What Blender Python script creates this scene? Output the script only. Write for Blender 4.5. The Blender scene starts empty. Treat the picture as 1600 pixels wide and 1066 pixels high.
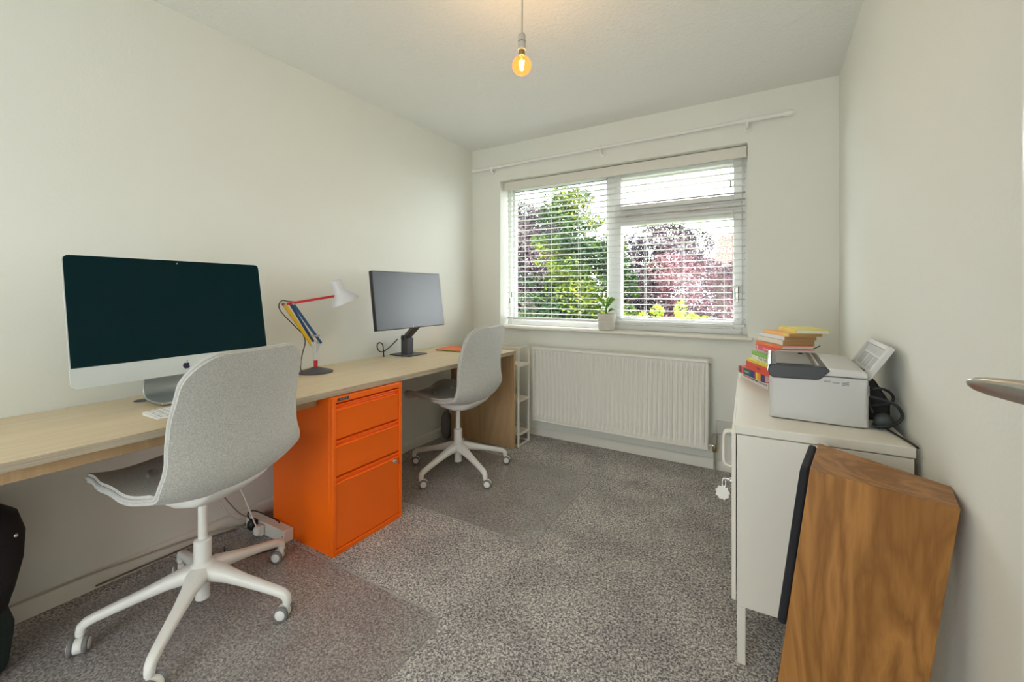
import bpy, math, random
import numpy as np
from mathutils import Vector, Matrix
random.seed(7)
PI = math.pi
COL = bpy.context.scene.collection

# ------------------------------------------------------------------ materials
def new_mat(name):
    m = bpy.data.materials.new(name); m.use_nodes = True
    nt = m.node_tree; b = nt.nodes['Principled BSDF']
    return m, nt, b
def mat(name, col, rough=.5, metal=0, spec=.5, bump=0, bscale=200, var=0, vscale=8, coat=0):
    m, nt, b = new_mat(name)
    b.inputs['Base Color'].default_value = (*col, 1)
    b.inputs['Roughness'].default_value = rough
    b.inputs['Metallic'].default_value = metal
    b.inputs['Specular IOR Level'].default_value = spec
    b.inputs['Coat Weight'].default_value = coat
    tc = nt.nodes.new('ShaderNodeTexCoord')
    if var:
        n = nt.nodes.new('ShaderNodeTexNoise'); n.inputs['Scale'].default_value = vscale; n.inputs['Detail'].default_value = 4
        nt.links.new(tc.outputs['Object'], n.inputs['Vector'])
        r = nt.nodes.new('ShaderNodeValToRGB')
        r.color_ramp.elements[0].position = .3; r.color_ramp.elements[1].position = .7
        r.color_ramp.elements[0].color = (*[max(0, c*(1-var)) for c in col], 1)
        r.color_ramp.elements[1].color = (*[min(1, c*(1+var)) for c in col], 1)
        nt.links.new(n.outputs['Fac'], r.inputs['Fac']); nt.links.new(r.outputs['Color'], b.inputs['Base Color'])
    if bump:
        n2 = nt.nodes.new('ShaderNodeTexNoise'); n2.inputs['Scale'].default_value = bscale; n2.inputs['Detail'].default_value = 3
        nt.links.new(tc.outputs['Object'], n2.inputs['Vector'])
        bp = nt.nodes.new('ShaderNodeBump'); bp.inputs['Strength'].default_value = bump; bp.inputs['Distance'].default_value = .004
        nt.links.new(n2.outputs['Fac'], bp.inputs['Height']); nt.links.new(bp.outputs['Normal'], b.inputs['Normal'])
    return m

M = {}
M['wall'] = mat('wall_paint', (.79, .80, .74), .75, bump=.12, bscale=90, spec=.3)
M['ceil'] = mat('ceiling_textured_paint', (.82, .83, .80), .85, bump=1.0, bscale=55, spec=.2)
M['skirt'] = mat('skirting_gloss', (.80, .775, .70), .35)
M['upvc'] = mat('white_upvc', (.82, .83, .81), .3)
M['seal'] = mat('dark_window_seal', (.03, .03, .035), .6)
M['blind'] = mat('blind_slat_white', (.74, .745, .73), .45)
M['valance'] = mat('blind_valance', (.74, .73, .66), .5)
M['cord'] = mat('blind_cord', (.85, .85, .83), .7)
M['rad'] = mat('radiator_enamel', (.80, .79, .73), .35)
M['white_metal'] = mat('white_powder_coat', (.77, .74, .655), .45, bump=.05, bscale=600)
M['white_plastic'] = mat('white_plastic', (.82, .82, .80), .4)
M['chrome'] = mat('chrome', (.8, .8, .8), .15, 1)
M['steel'] = mat('brushed_nickel', (.55, .53, .50), .28, 1)
M['brass'] = mat('tarnished_brass', (.33, .26, .13), .4, 1)
M['copper'] = mat('painted_pipe_green', (.30, .33, .25), .5)
M['alu'] = mat('anodised_aluminium', (.62, .66, .67), .3, .85, bump=.03, bscale=900)
M['alu_light'] = mat('pale_aluminium_chin', (.70, .75, .75), .38, .45)
M['black'] = mat('black_plastic', (.014, .014, .016), .4)
M['blackrubber'] = mat('black_rubber_cable', (.012, .016, .018), .5)
M['darkgrey'] = mat('dark_grey_metal', (.075, .072, .08), .45)
M['monitorscreen'] = mat('matt_dark_screen', (.035, .045, .062), .33, spec=1.0)
M['imacscreen'] = mat('glossy_black_screen', (.001, .016, .021), .12, spec=.13)
M['orange'] = mat('orange_enamel_steel', (1.0, .155, .001), .38, bump=.05, bscale=700)
M['shell'] = None
M['chairwhite'] = mat('chair_white_metal', (.80, .79, .75), .38)
M['tyre'] = mat('grey_caster_tyre', (.19, .19, .19), .6)
M['printer'] = mat('printer_light_grey', (.56, .56, .55), .45, bump=.08, bscale=900)
M['printer_top'] = mat('printer_lid_grey', (.60, .60, .585), .4, bump=.08, bscale=900)
M['printer_dark'] = mat('printer_charcoal', (.045, .048, .055), .38)
M['printer_mid'] = mat('printer_panel_grey', (.24, .24, .235), .4)
M['print_mark'] = mat('printed_grey_mark', (.17, .17, .17), .6)
M['windowgrey'] = mat('grey_label_patch', (.36, .38, .38), .5)
M['silver'] = mat('silver_trim', (.72, .73, .74), .25, .7)
M['red'] = mat('lamp_red', (.62, .012, .02), .3)
M['yellow'] = mat('lamp_yellow', (.80, .50, .01), .35)
M['blue'] = mat('lamp_blue', (.022, .085, .27), .35)
M['lampwhite'] = mat('lamp_pale_grey', (.66, .68, .72), .3)
M['bag'] = mat('black_bag_fabric', (.008, .008, .009), .8, bump=.4, bscale=300)
M['bagteal'] = mat('dark_teal_fabric', (.015, .035, .035), .8, bump=.4, bscale=300)
M['pot'] = mat('ceramic_pot', (.62, .59, .53), .6, bump=.1, bscale=120)
M['soil'] = mat('potting_soil', (.03, .02, .012), .95, bump=.8, bscale=150)
M['grille'] = mat('speaker_grille_cloth', (.012, .012, .016), .85, bump=.3, bscale=900)
M['pages'] = mat('white_pages', (.80, .79, .74), .8)
M['tanpages'] = mat('tan_pages', (.50, .31, .13), .85)
M['socket'] = mat('socket_plastic', (.62, .61, .56), .4)
M['plug_w'] = mat('white_plug', (.70, .69, .64), .45)
M['trunk'] = mat('bark', (.09, .06, .045), .9)
M['brick'] = None

def speckle_carpet():
    m, nt, b = new_mat('speckled_grey_carpet')
    tc = nt.nodes.new('ShaderNodeTexCoord')
    def noise(s, d, dist=0):
        n = nt.nodes.new('ShaderNodeTexNoise'); n.inputs['Scale'].default_value = s; n.inputs['Detail'].default_value = d
        n.inputs['Distortion'].default_value = dist
        nt.links.new(tc.outputs['Object'], n.inputs['Vector']); return n
    n1 = noise(135, 3, .8); n2 = noise(4.5, 3)
    r = nt.nodes.new('ShaderNodeValToRGB'); e = r.color_ramp.elements
    e[0].position = .38; e[0].color = (.18, .172, .172, 1)
    e[1].position = .64; e[1].color = (.84, .805, .755, 1)
    k = e.new(.50); k.color = (.45, .428, .412, 1)
    nt.links.new(n1.outputs['Fac'], r.inputs['Fac'])
    r2 = nt.nodes.new('ShaderNodeValToRGB'); e2 = r2.color_ramp.elements
    e2[0].position = .38; e2[0].color = (.80, .79, .81, 1); e2[1].position = .6; e2[1].color = (1, 1, 1, 1)
    nt.links.new(n2.outputs['Fac'], r2.inputs['Fac'])
    mx = nt.nodes.new('ShaderNodeMix'); mx.data_type = 'RGBA'; mx.blend_type = 'MULTIPLY'; mx.inputs[0].default_value = 1
    nt.links.new(r.outputs['Color'], mx.inputs[6]); nt.links.new(r2.outputs['Color'], mx.inputs[7])
    nt.links.new(mx.outputs[2], b.inputs['Base Color'])
    b.inputs['Roughness'].default_value = .95; b.inputs['Specular IOR Level'].default_value = .1
    bp = nt.nodes.new('ShaderNodeBump'); bp.inputs['Strength'].default_value = .8; bp.inputs['Distance'].default_value = .006
    nt.links.new(n1.outputs['Fac'], bp.inputs['Height']); nt.links.new(bp.outputs['Normal'], b.inputs['Normal'])
    return m
M['carpet'] = speckle_carpet()

def fabric(name, c1, c2):
    m, nt, b = new_mat(name)
    tc = nt.nodes.new('ShaderNodeTexCoord')
    n = nt.nodes.new('ShaderNodeTexNoise'); n.inputs['Scale'].default_value = 260; n.inputs['Detail'].default_value = 4
    nt.links.new(tc.outputs['Object'], n.inputs['Vector'])
    r = nt.nodes.new('ShaderNodeValToRGB'); e = r.color_ramp.elements
    e[0].position = .35; e[0].color = (*c1, 1); e[1].position = .65; e[1].color = (*c2, 1)
    nt.links.new(n.outputs['Fac'], r.inputs['Fac']); nt.links.new(r.outputs['Color'], b.inputs['Base Color'])
    b.inputs['Roughness'].default_value = .9; b.inputs['Specular IOR Level'].default_value = .15
    b.inputs['Sheen Weight'].default_value = .25
    bp = nt.nodes.new('ShaderNodeBump'); bp.inputs['Strength'].default_value = .35; bp.inputs['Distance'].default_value = .002
    nt.links.new(n.outputs['Fac'], bp.inputs['Height']); nt.links.new(bp.outputs['Normal'], b.inputs['Normal'])
    return m
M['shell'] = fabric('light_grey_wool', (.42, .42, .395), (.60, .60, .565))
M['seatfab'] = fabric('seat_wool', (.33, .30, .27), (.46, .42, .38))
M['piping'] = mat('grey_piping', (.50, .50, .48), .7)

def wood(name, c1, c2, scale=(1, 1, 1), rot=(0, 0, 0), wscale=3.0, dist=6, rough=.45, fine=.25, contrast=(.25, .8)):
    m, nt, b = new_mat(name)
    tc = nt.nodes.new('ShaderNodeTexCoord'); mp = nt.nodes.new('ShaderNodeMapping')
    mp.inputs['Scale'].default_value = scale; mp.inputs['Rotation'].default_value = rot
    nt.links.new(tc.outputs['Object'], mp.inputs['Vector'])
    w = nt.nodes.new('ShaderNodeTexNoise'); w.inputs['Scale'].default_value = wscale; w.inputs['Detail'].default_value = 5; w.inputs['Distortion'].default_value = dist*.12
    nt.links.new(mp.outputs['Vector'], w.inputs['Vector'])
    wv = nt.nodes.new('ShaderNodeMath'); wv.operation = 'MULTIPLY'; wv.inputs[1].default_value = 14
    nt.links.new(w.outputs['Fac'], wv.inputs[0])
    sn = nt.nodes.new('ShaderNodeMath'); sn.operation = 'PINGPONG'; sn.inputs[1].default_value = 1
    nt.links.new(wv.outputs[0], sn.inputs[0])
    n = nt.nodes.new('ShaderNodeTexNoise'); n.inputs['Scale'].default_value = 40; n.inputs['Detail'].default_value = 4
    mp2 = nt.nodes.new('ShaderNodeMapping'); mp2.inputs['Scale'].default_value = tuple(s*s*1.0 if s > 1 else s*.35 for s in scale); mp2.inputs['Rotation'].default_value = rot
    nt.links.new(tc.outputs['Object'], mp2.inputs['Vector']); nt.links.new(mp2.outputs['Vector'], n.inputs['Vector'])
    ad = nt.nodes.new('ShaderNodeMix'); ad.data_type = 'FLOAT'; ad.inputs[0].default_value = fine
    nt.links.new(sn.outputs[0], ad.inputs[2]); nt.links.new(n.outputs['Fac'], ad.inputs[3])
    r = nt.nodes.new('ShaderNodeValToRGB'); e = r.color_ramp.elements
    e[0].position = contrast[0]; e[0].color = (*c1, 1); e[1].position = contrast[1]; e[1].color = (*c2, 1)
    nt.links.new(ad.outputs[0], r.inputs['Fac']); nt.links.new(r.outputs['Color'], b.inputs['Base Color'])
    b.inputs['Roughness'].default_value = rough
    return m
M['birch'] = wood('birch_worktop', (.70, .565, .37), (.76, .63, .43), (4, .35, 4), wscale=2, rough=.42, fine=.5)
M['birch_edge'] = wood('birch_ply_edge', (.34, .28, .20), (.52, .45, .34), (.5, .5, 60), wscale=2, rough=.6, fine=.6)
M['mdf'] = wood('birch_panel', (.46, .30, .155), (.52, .35, .19), (3, 3, .4), wscale=2, rough=.55, fine=.5)
M['oak'] = wood('oak_veneer', (.20, .078, .014), (.41, .185, .045), (3.4, 3.4, .7), wscale=1.5, dist=10, rough=.42, fine=.30, contrast=(.0, .8))

def mix_mat(name, col, rough, alpha_glossy, tint=(1, 1, 1), diff=0, diffcol=(1, 1, 1)):
    """clear sheet: transparent + fresnel gloss (+ a little milky diffuse)"""
    m = bpy.data.materials.new(name); m.use_nodes = True; nt = m.node_tree; nt.nodes.clear()
    out = nt.nodes.new('ShaderNodeOutputMaterial')
    tr = nt.nodes.new('ShaderNodeBsdfTransparent'); tr.inputs[0].default_value = (*tint, 1)
    gl = nt.nodes.new('ShaderNodeBsdfGlossy'); gl.inputs['Roughness'].default_value = rough; gl.inputs[0].default_value = (*col, 1)
    fr = nt.nodes.new('ShaderNodeFresnel'); fr.inputs[0].default_value = 1.45
    mu = nt.nodes.new('ShaderNodeMath'); mu.operation = 'MULTIPLY'; mu.inputs[1].default_value = alpha_glossy; mu.use_clamp = True
    ge = nt.nodes.new('ShaderNodeNewGeometry'); sb = nt.nodes.new('ShaderNodeMath'); sb.operation = 'SUBTRACT'; sb.inputs[0].default_value = 1
    nt.links.new(ge.outputs['Backfacing'], sb.inputs[1]); m0 = nt.nodes.new('ShaderNodeMath'); m0.operation = 'MULTIPLY'
    nt.links.new(fr.outputs[0], m0.inputs[0]); nt.links.new(sb.outputs[0], m0.inputs[1]); nt.links.new(m0.outputs[0], mu.inputs[0])
    mx = nt.nodes.new('ShaderNodeMixShader'); nt.links.new(mu.outputs[0], mx.inputs[0])
    if diff:
        df = nt.nodes.new('ShaderNodeBsdfDiffuse'); df.inputs[0].default_value = (*diffcol, 1)
        m2 = nt.nodes.new('ShaderNodeMixShader'); m2.inputs[0].default_value = diff
        nt.links.new(tr.outputs[0], m2.inputs[1]); nt.links.new(df.outputs[0], m2.inputs[2])
        nt.links.new(m2.outputs[0], mx.inputs[1])
    else:
        nt.links.new(tr.outputs[0], mx.inputs[1])
    nt.links.new(gl.outputs[0], mx.inputs[2]); nt.links.new(mx.outputs[0], out.inputs[0])
    return m
M['glass'] = mix_mat('window_glass', (1, 1, 1), .0, .7)
M['mat'] = mix_mat('clear_floor_mat', (1, 1, 1), .26, .95, (.97, .965, .965), .13, (.50, .47, .46))
M['matrim'] = mix_mat('floor_mat_rim', (1, 1, 1), .15, 1.5, (.9, .9, .9), .42, (.62, .60, .60))
M['bulbglass'] = mix_mat('amber_bulb_glass', (1, .8, .6), .05, 1.2, (1.0, .70, .42), .035, (1, .32, .10))
def emit(name, col, s):
    m = bpy.data.materials.new(name); m.use_nodes = True; nt = m.node_tree; nt.nodes.clear()
    o = nt.nodes.new('ShaderNodeOutputMaterial'); e = nt.nodes.new('ShaderNodeEmission')
    e.inputs[0].default_value = (*col, 1); e.inputs[1].default_value = s
    nt.links.new(e.outputs[0], o.inputs[0]); return m
M['filament'] = emit('glowing_filament', (1, .62, .25), 60)

def leafmat(name, cols, scale=1.2, rough=.6):
    m, nt, b = new_mat(name)
    at = nt.nodes.new('ShaderNodeAttribute'); at.attribute_name = 'leafvar'
    r = nt.nodes.new('ShaderNodeValToRGB'); e = r.color_ramp.elements
    e[0].position = 0; e[0].color = (*cols[0], 1); e[1].position = 1; e[1].color = (*cols[-1], 1)
    for i, c in enumerate(cols[1:-1]):
        k = e.new((i+1)/(len(cols)-1)); k.color = (*c, 1)
    nt.links.new(at.outputs['Fac'], r.inputs['Fac']); nt.links.new(r.outputs['Color'], b.inputs['Base Color'])
    b.inputs['Roughness'].default_value = rough
    return m
M['leaf_conifer'] = leafmat('conifer_sprays', [(.006, .028, .016), (.018, .065, .016), (.09, .15, .012), (.30, .34, .02)])
M['leaf_purple'] = leafmat('copper_leaves', [(.012, .010, .02), (.035, .022, .035), (.10, .055, .065), (.42, .33, .36)])  # palest stop paints glossy glints of light into the leaf colour
M['leaf_red'] = leafmat('red_leaves', [(.03, .012, .025), (.11, .03, .045), (.25, .09, .11), (.52, .36, .38)])
M['leaf_lime'] = leafmat('lime_leaves', [(.12, .22, .01), (.30, .42, .02), (.50, .55, .03)])
M['leaf_plant'] = None
M['leaf_pale'] = leafmat('pale_green_leaves', [(.14, .22, .08), (.25, .32, .12), (.40, .42, .25)])

def rooftile():
    m, nt, b = new_mat('terracotta_roof_tiles')
    tc = nt.nodes.new('ShaderNodeTexCoord')
    br = nt.nodes.new('ShaderNodeTexBrick'); br.inputs['Scale'].default_value = 1
    br.inputs['Brick Width'].default_value = .24; br.inputs['Row Height'].default_value = .19; br.inputs['Mortar Size'].default_value = .025
    br.inputs['Color1'].default_value = (.24, .115, .08, 1); br.inputs['Color2'].default_value = (.30, .17, .13, 1); br.inputs['Mortar'].default_value = (.07, .045, .04, 1)
    nt.links.new(tc.outputs['UV'], br.inputs['Vector']); nt.links.new(br.outputs['Color'], b.inputs['Base Color'])
    b.inputs['Roughness'].default_value = .9
    return m
M['roof'] = rooftile()
def brickmat():
    m, nt, b = new_mat('red_brick')
    tc = nt.nodes.new('ShaderNodeTexCoord'); mp = nt.nodes.new('ShaderNodeMapping'); mp.inputs['Rotation'].default_value = (PI/2, 0, 0)
    nt.links.new(tc.outputs['Object'], mp.inputs['Vector'])
    br = nt.nodes.new('ShaderNodeTexBrick'); br.inputs['Scale'].default_value = 1
    br.inputs['Brick Width'].default_value = .225; br.inputs['Row Height'].default_value = .075; br.inputs['Mortar Size'].default_value = .01
    br.inputs['Color1'].default_value = (.38, .16, .11, 1); br.inputs['Color2'].default_value = (.45, .22, .16, 1); br.inputs['Mortar'].default_value = (.45, .42, .38, 1)
    nt.links.new(mp.outputs['Vector'], br.inputs['Vector']); nt.links.new(br.outputs['Color'], b.inputs['Base Color'])
    b.inputs['Roughness'].default_value = .9
    return m
M['brick'] = brickmat()
M['lawn'] = mat('lawn_green', (.09, .15, .04), .9, var=.4, vscale=3)
M['bark2'] = M['trunk']

def plantleaf():
    m, nt, b = new_mat('variegated_leaf')
    tc = nt.nodes.new('ShaderNodeTexCoord')
    v = nt.nodes.new('ShaderNodeTexNoise'); v.inputs['Scale'].default_value = 90; v.inputs['Detail'].default_value = 2
    nt.links.new(tc.outputs['Object'], v.inputs['Vector'])
    r = nt.nodes.new('ShaderNodeValToRGB'); e = r.color_ramp.elements
    e[0].position = .45; e[0].color = (.05, .22, .02, 1); e[1].position = .62; e[1].color = (.42, .62, .14, 1)
    nt.links.new(v.outputs['Fac'], r.inputs['Fac']); nt.links.new(r.outputs['Color'], b.inputs['Base Color'])
    b.inputs['Roughness'].default_value = .4
    return m
M['leaf_plant'] = plantleaf()

# ------------------------------------------------------------------ mesh helpers
class MB:
    def __init__(s): s.v = []; s.f = []; s.m = []; s.mi = 0
    def add(s, vs, fs):
        o = len(s.v); s.v += [Vector(p) for p in vs]
        s.f += [tuple(o+i for i in f) for f in fs]; s.m += [s.mi]*len(fs); return s
    def box(s, x0, x1, y0, y1, z0, z1, mtx=None):
        vs = [Vector(p) for p in ((x0,y0,z0),(x1,y0,z0),(x1,y1,z0),(x0,y1,z0),(x0,y0,z1),(x1,y0,z1),(x1,y1,z1),(x0,y1,z1))]
        if mtx: vs = [mtx @ p for p in vs]
        return s.add(vs, [(0,3,2,1),(4,5,6,7),(0,1,5,4),(1,2,6,5),(2,3,7,6),(3,0,4,7)])
    def prism(s, pts, axis, a, b, mtx=None):
        """pts 2-D outline, extruded along axis from a to b ('x': pts=(y,z); 'y': pts=(x,z); 'z': pts=(x,y))"""
        def p3(p, t): return {'x': (t, p[0], p[1]), 'y': (p[0], t, p[1]), 'z': (p[0], p[1], t)}[axis]
        n = len(pts); vs = [Vector(p3(p, a)) for p in pts]+[Vector(p3(p, b)) for p in pts]
        if mtx: vs = [mtx @ p for p in vs]
        return s.add(vs, [tuple(range(n))[::-1], tuple(range(n, 2*n))]+[(i, (i+1) % n, n+(i+1) % n, n+i) for i in range(n)])
    def tube(s, path, r, n=10, closed=False, cap=True):
        P_ = [Vector(p) for p in path]; rs = r if isinstance(r, (list, tuple)) else [r]*len(P_)
        k = len(P_); rings = []; up = None
        for i, p in enumerate(P_):
            if closed: t = (P_[(i+1) % k]-P_[i-1])
            else: t = (P_[min(i+1, k-1)]-P_[max(i-1, 0)])
            t.normalize()
            if up is None:
                up = Vector((0,0,1)) if abs(t.z) < .9 else Vector((1,0,0))
            a = (up-t*up.dot(t))
            if a.length < 1e-5: a = t.orthogonal()
            a.normalize(); up = a; b = t.cross(a)
            rings.append([p+(a*math.cos(2*PI*j/n)+b*math.sin(2*PI*j/n))*rs[i] for j in range(n)])
        vs = [q for rg in rings for q in rg]; fs = []
        for i in range(k if closed else k-1):
            i2 = (i+1) % k
            for j in range(n):
                j2 = (j+1) % n; fs.append((i*n+j, i*n+j2, i2*n+j2, i2*n+j))
        if cap and not closed: fs += [tuple(range(n))[::-1], tuple((k-1)*n+j for j in range(n))]
        return s.add(vs, fs)
    def lathe(s, prof, c=(0,0,0), n=32, axis=None):
        """prof list of (r,z) about z through c; axis = direction vector replaces z"""
        q = Vector((0,0,1)).rotation_difference(Vector(axis)) if axis else None
        vs = []; c = Vector(c)
        for r, z in prof:
            for j in range(n):
                p = Vector((r*math.cos(2*PI*j/n), r*math.sin(2*PI*j/n), z))
                if q: p = q @ p
                vs.append(c+p)
        fs = []
        for i in range(len(prof)-1):
            for j in range(n): fs.append((i*n+j, i*n+(j+1) % n, (i+1)*n+(j+1) % n, (i+1)*n+j))
        if prof[0][0] > 1e-6: fs.append(tuple(range(n))[::-1])
        if prof[-1][0] > 1e-6: fs.append(tuple((len(prof)-1)*n+j for j in range(n)))
        return s.add(vs, fs)
    def ball(s, c, r, n=16, sq=(1,1,1)):
        prof = [(r*math.sin(PI*i/n), -r*math.cos(PI*i/n)) for i in range(n+1)]
        o = len(s.v); s.lathe([(max(a, 1e-5), b) for a, b in prof], (0,0,0), n*2)
        for i in range(o, len(s.v)):
            p = s.v[i]; s.v[i] = Vector((p.x*sq[0]+c[0], p.y*sq[1]+c[1], p.z*sq[2]+c[2]))
        return s
    def build(s, name, mats, parent=None, world=True, bevel=0, seg=2, smooth=40, sub=0, **props):
        me = bpy.data.meshes.new(name)
        off = Vector((0,0,0))
        if world and parent is not None: off = worldloc(parent)
        elif parent is None and world == 'base':
            xs = [p.x for p in s.v]; ys = [p.y for p in s.v]; off = Vector(((min(xs)+max(xs))/2, (min(ys)+max(ys))/2, min(p.z for p in s.v)))
        me.from_pydata([p-off for p in s.v], [], s.f)
        ml = mats if isinstance(mats, (list, tuple)) else [mats]
        for m in ml: me.materials.append(m)
        if len(ml) > 1: me.polygons.foreach_set('material_index', s.m)
        if smooth:
            me.polygons.foreach_set('use_smooth', [True]*len(me.polygons)); me.set_sharp_from_angle(angle=math.radians(smooth))
        me.update()
        o = bpy.data.objects.new(name, me); COL.objects.link(o)
        if parent is not None: o.parent = parent
        elif world == 'base': o.location = off
        if bevel:
            b = o.modifiers.new('bevel', 'BEVEL'); b.width = bevel; b.segments = seg; b.limit_method = 'ANGLE'; b.angle_limit = math.radians(40); b.harden_normals = False
        if sub:
            b = o.modifiers.new('sub', 'SUBSURF'); b.levels = sub; b.render_levels = sub
        for k, v in props.items(): o[k] = v
        return o
def worldloc(o):
    p = Vector(o.location)
    while o.parent: o = o.parent; p += Vector(o.location)
    return p
def thing(name, label, cat, loc=(0,0,0), rz=0, group=None):
    o = bpy.data.objects.new(name, None); COL.objects.link(o); o.location = loc; o.rotation_euler = (0,0,rz)
    o.empty_display_size = .05
    o['label'] = label; o['category'] = cat
    if group: o['group'] = group
    return o
def tag(o, label, cat, group=None):
    o['label'] = label; o['category'] = cat
    if group: o['group'] = group
    return o
def struct(o): o['kind'] = 'structure'; return o
def copy_tree(o, parent=None):
    c = o.copy(); COL.objects.link(c)
    if parent is not None: c.parent = parent
    for ch in list(o.children): copy_tree(ch, c)
    return c
def rrect(x0, x1, y0, y1, r, n=6):
    pts = []
    for cx, cy, a0 in ((x1-r, y1-r, 0), (x0+r, y1-r, 90), (x0+r, y0+r, 180), (x1-r, y0+r, 270)):
        for i in range(n+1):
            a = math.radians(a0+90*i/n); pts.append((cx+r*math.cos(a), cy+r*math.sin(a)))
    return pts
def spline(pts, n=8):
    """Catmull-Rom through pts"""
    P_ = [Vector(p) for p in pts]; out = []
    for i in range(len(P_)-1):
        p0 = P_[max(i-1, 0)]; p1 = P_[i]; p2 = P_[i+1]; p3 = P_[min(i+2, len(P_)-1)]
        for k in range(n):
            t = k/n
            out.append(.5*((2*p1)+(p2-p0)*t+(2*p0-5*p1+4*p2-p3)*t*t+(3*p1-p0-3*p2+p3)*t**3))
    out.append(P_[-1]); return out
def text_mesh(name, body, size, mtx, m, parent, extrude=.0004, sx=1.0):
    cu = bpy.data.curves.new(name, 'FONT'); cu.body = body; cu.size = size; cu.extrude = extrude; cu.align_x = 'CENTER'; cu.align_y = 'CENTER'
    tmp = bpy.data.objects.new(name+'_tmp', cu); COL.objects.link(tmp)
    dg = bpy.context.evaluated_depsgraph_get(); me = bpy.data.meshes.new_from_object(tmp.evaluated_get(dg))
    bpy.data.objects.remove(tmp); bpy.data.curves.remove(cu)
    off = Matrix.Translation(-worldloc(parent))
    me.transform(off @ mtx @ Matrix.Diagonal((sx, 1, 1, 1))); me.name = name
    me.materials.clear(); me.materials.append(m)
    o = bpy.data.objects.new(name, me); COL.objects.link(o); o.parent = parent
    return o

# ------------------------------------------------------------------ dimensions
RX, RY, RZ = 2.636, 3.12, 2.43       # right wall, window wall, ceiling
YN = -1.7                            # the room runs on behind the camera
WX0, WX1, WZ0, WZ1 = .297, 2.168, .858, 2.125   # window opening
WD = .30                             # wall thickness

# ------------------------------------------------------------------ setting
struct(MB().box(-.15, RX+.15, YN, RY+WD, -.12, 0).build('floor', M['carpet'], smooth=0))
struct(MB().box(-.15, RX+.15, YN, RY+WD, RZ, RZ+.15).build('ceiling', M['ceil'], smooth=0))
struct(MB().box(-.15, 0, YN, RY+WD, 0, RZ).build('wall_left', M['wall'], smooth=0))
struct(MB().box(RX, RX+.15, YN, RY+WD, 0, RZ).build('wall_right', M['wall'], smooth=0))
nw = MB(); nw.box(0, .8, YN, YN+.12, 0, RZ); nw.box(2.1, RX, YN, YN+.12, 0, RZ); nw.box(.8, 2.1, YN, YN+.12, 2.05, RZ)
struct(nw.build('wall_near', M['wall'], smooth=0))
w = MB()
w.box(0, WX0, RY, RY+WD, 0, RZ); w.box(WX1, RX, RY, RY+WD, 0, RZ)
w.box(WX0, WX1, RY, RY+WD, 0, WZ0); w.box(WX0, WX1, RY, RY+WD, WZ1, RZ)
struct(w.build('wall_back', M['wall'], smooth=0))
def skirt(name, pts, h=.068, t=.015, axis='y'):
    pass
# skirting: moulded profile
prof = [(0, 0), (.015, 0), (.015, .052), (.011, .062), (.004, .068), (0, .068)]
struct(MB().prism([(a, b) for a, b in prof], 'y', YN, RY).build('baseboard_left', M['skirt']))
struct(MB().prism([(RX-a, b) for a, b in prof], 'y', YN, RY).build('baseboard_right', M['skirt']))
struct(MB().prism([(RY-a, b) for a, b in prof], 'x', .015, RX-.015).build('baseboard_back', M['skirt']))
# windowsill board
ws = MB().prism([(3.07, .862), (3.066, .868), (3.068, .876), (3.074, .880), (3.29, .880), (3.29, .858), (3.12, .858), (3.075, .858)], 'x', WX0-.022, WX1+.028)
struct(ws.build('trim_1', M['skirt'], bevel=.002))

# window
win = bpy.data.objects.new('window_1', None); COL.objects.link(win); win.location = (1.23, 3.25, .88); struct(win)
FY0, FY1 = 3.262, 3.332
f = MB()
f.box(WX0, .328, FY0, FY1, .88, WZ1); f.box(2.13, WX1, FY0, FY1, .88, WZ1)
f.box(.328, 2.13, FY0, FY1, .88, .922); f.box(.328, 2.13, FY0, FY1, 2.082, WZ1)
f.box(1.206, 1.268, FY0, FY1, .922, 2.082)
f.box(1.268, 2.13, FY0, FY1, 1.720, 1.780)
f.build('frame', M['upvc'], win, bevel=.004)
b_ = MB()
for a, c, d, e in ((.328, .345, .922, 2.082), (1.189, 1.206, .922, 2.082)): b_.box(a, c, FY0+.02, FY1-.01, d, e)
b_.box(.328, 1.206, FY0+.02, FY1-.01, .922, .938); b_.box(.328, 1.206, FY0+.02, FY1-.01, 2.054, 2.082)
b_.build('glazing_bead', M['upvc'], win, bevel=.003)
def sash(x0, x1, z0, z1, nm, t=.054):
    s_ = MB(); s_.box(x0, x0+t, FY0-.018, FY1-.02, z0, z1); s_.box(x1-t, x1, FY0-.018, FY1-.02, z0, z1)
    s_.box(x0+t, x1-t, FY0-.018, FY1-.02, z0, z0+t); s_.box(x0+t, x1-t, FY0-.018, FY1-.02, z1-t, z1)
    return s_.build(nm, M['upvc'], win, bevel=.005)
sash(1.260, 2.134, 1.772, 2.088, 'top_sash'); cs = sash(1.260, 2.134, .916, 1.727, 'casement_sash')
for x0, x1, z0, z1 in ((.345, 1.189, .937, 2.054), (1.301, 2.081, 1.815, 2.026), (1.301, 2.081, .965, 1.685)):
    MB().box(x0, x1, 3.290, 3.294, z0, z1).build('pane', M['glass'], win, smooth=0)
    g = MB()
    for a, c, d, e in ((x0, x0+.004, z0, z1), (x1-.004, x1, z0, z1), (x0, x1, z0, z0+.004), (x0, x1, z1-.004, z1)): g.box(a, c, 3.2845, 3.2895, d, e)
    g.build('seal', M['seal'], win, smooth=0)
for x0, x1 in ((1.35, 1.47), (1.80, 1.93)):
    h = MB(); h.box(x0, x1, FY0-.034, FY0-.026, 1.745, 1.753); h.box(x0, x0+.02, FY0-.036, FY0, 1.738, 1.752); h.box(x1-.02, x1, FY0-.036, FY0-.02, 1.74, 1.756)
    h.build('stay', M['steel'], win, bevel=.002)
h = MB(); h.box(2.095, 2.112, FY0-.045, FY0-.018, 1.16, 1.21); h.box(2.097, 2.11, FY0-.055, FY0-.042, 1.10, 1.20)
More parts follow.
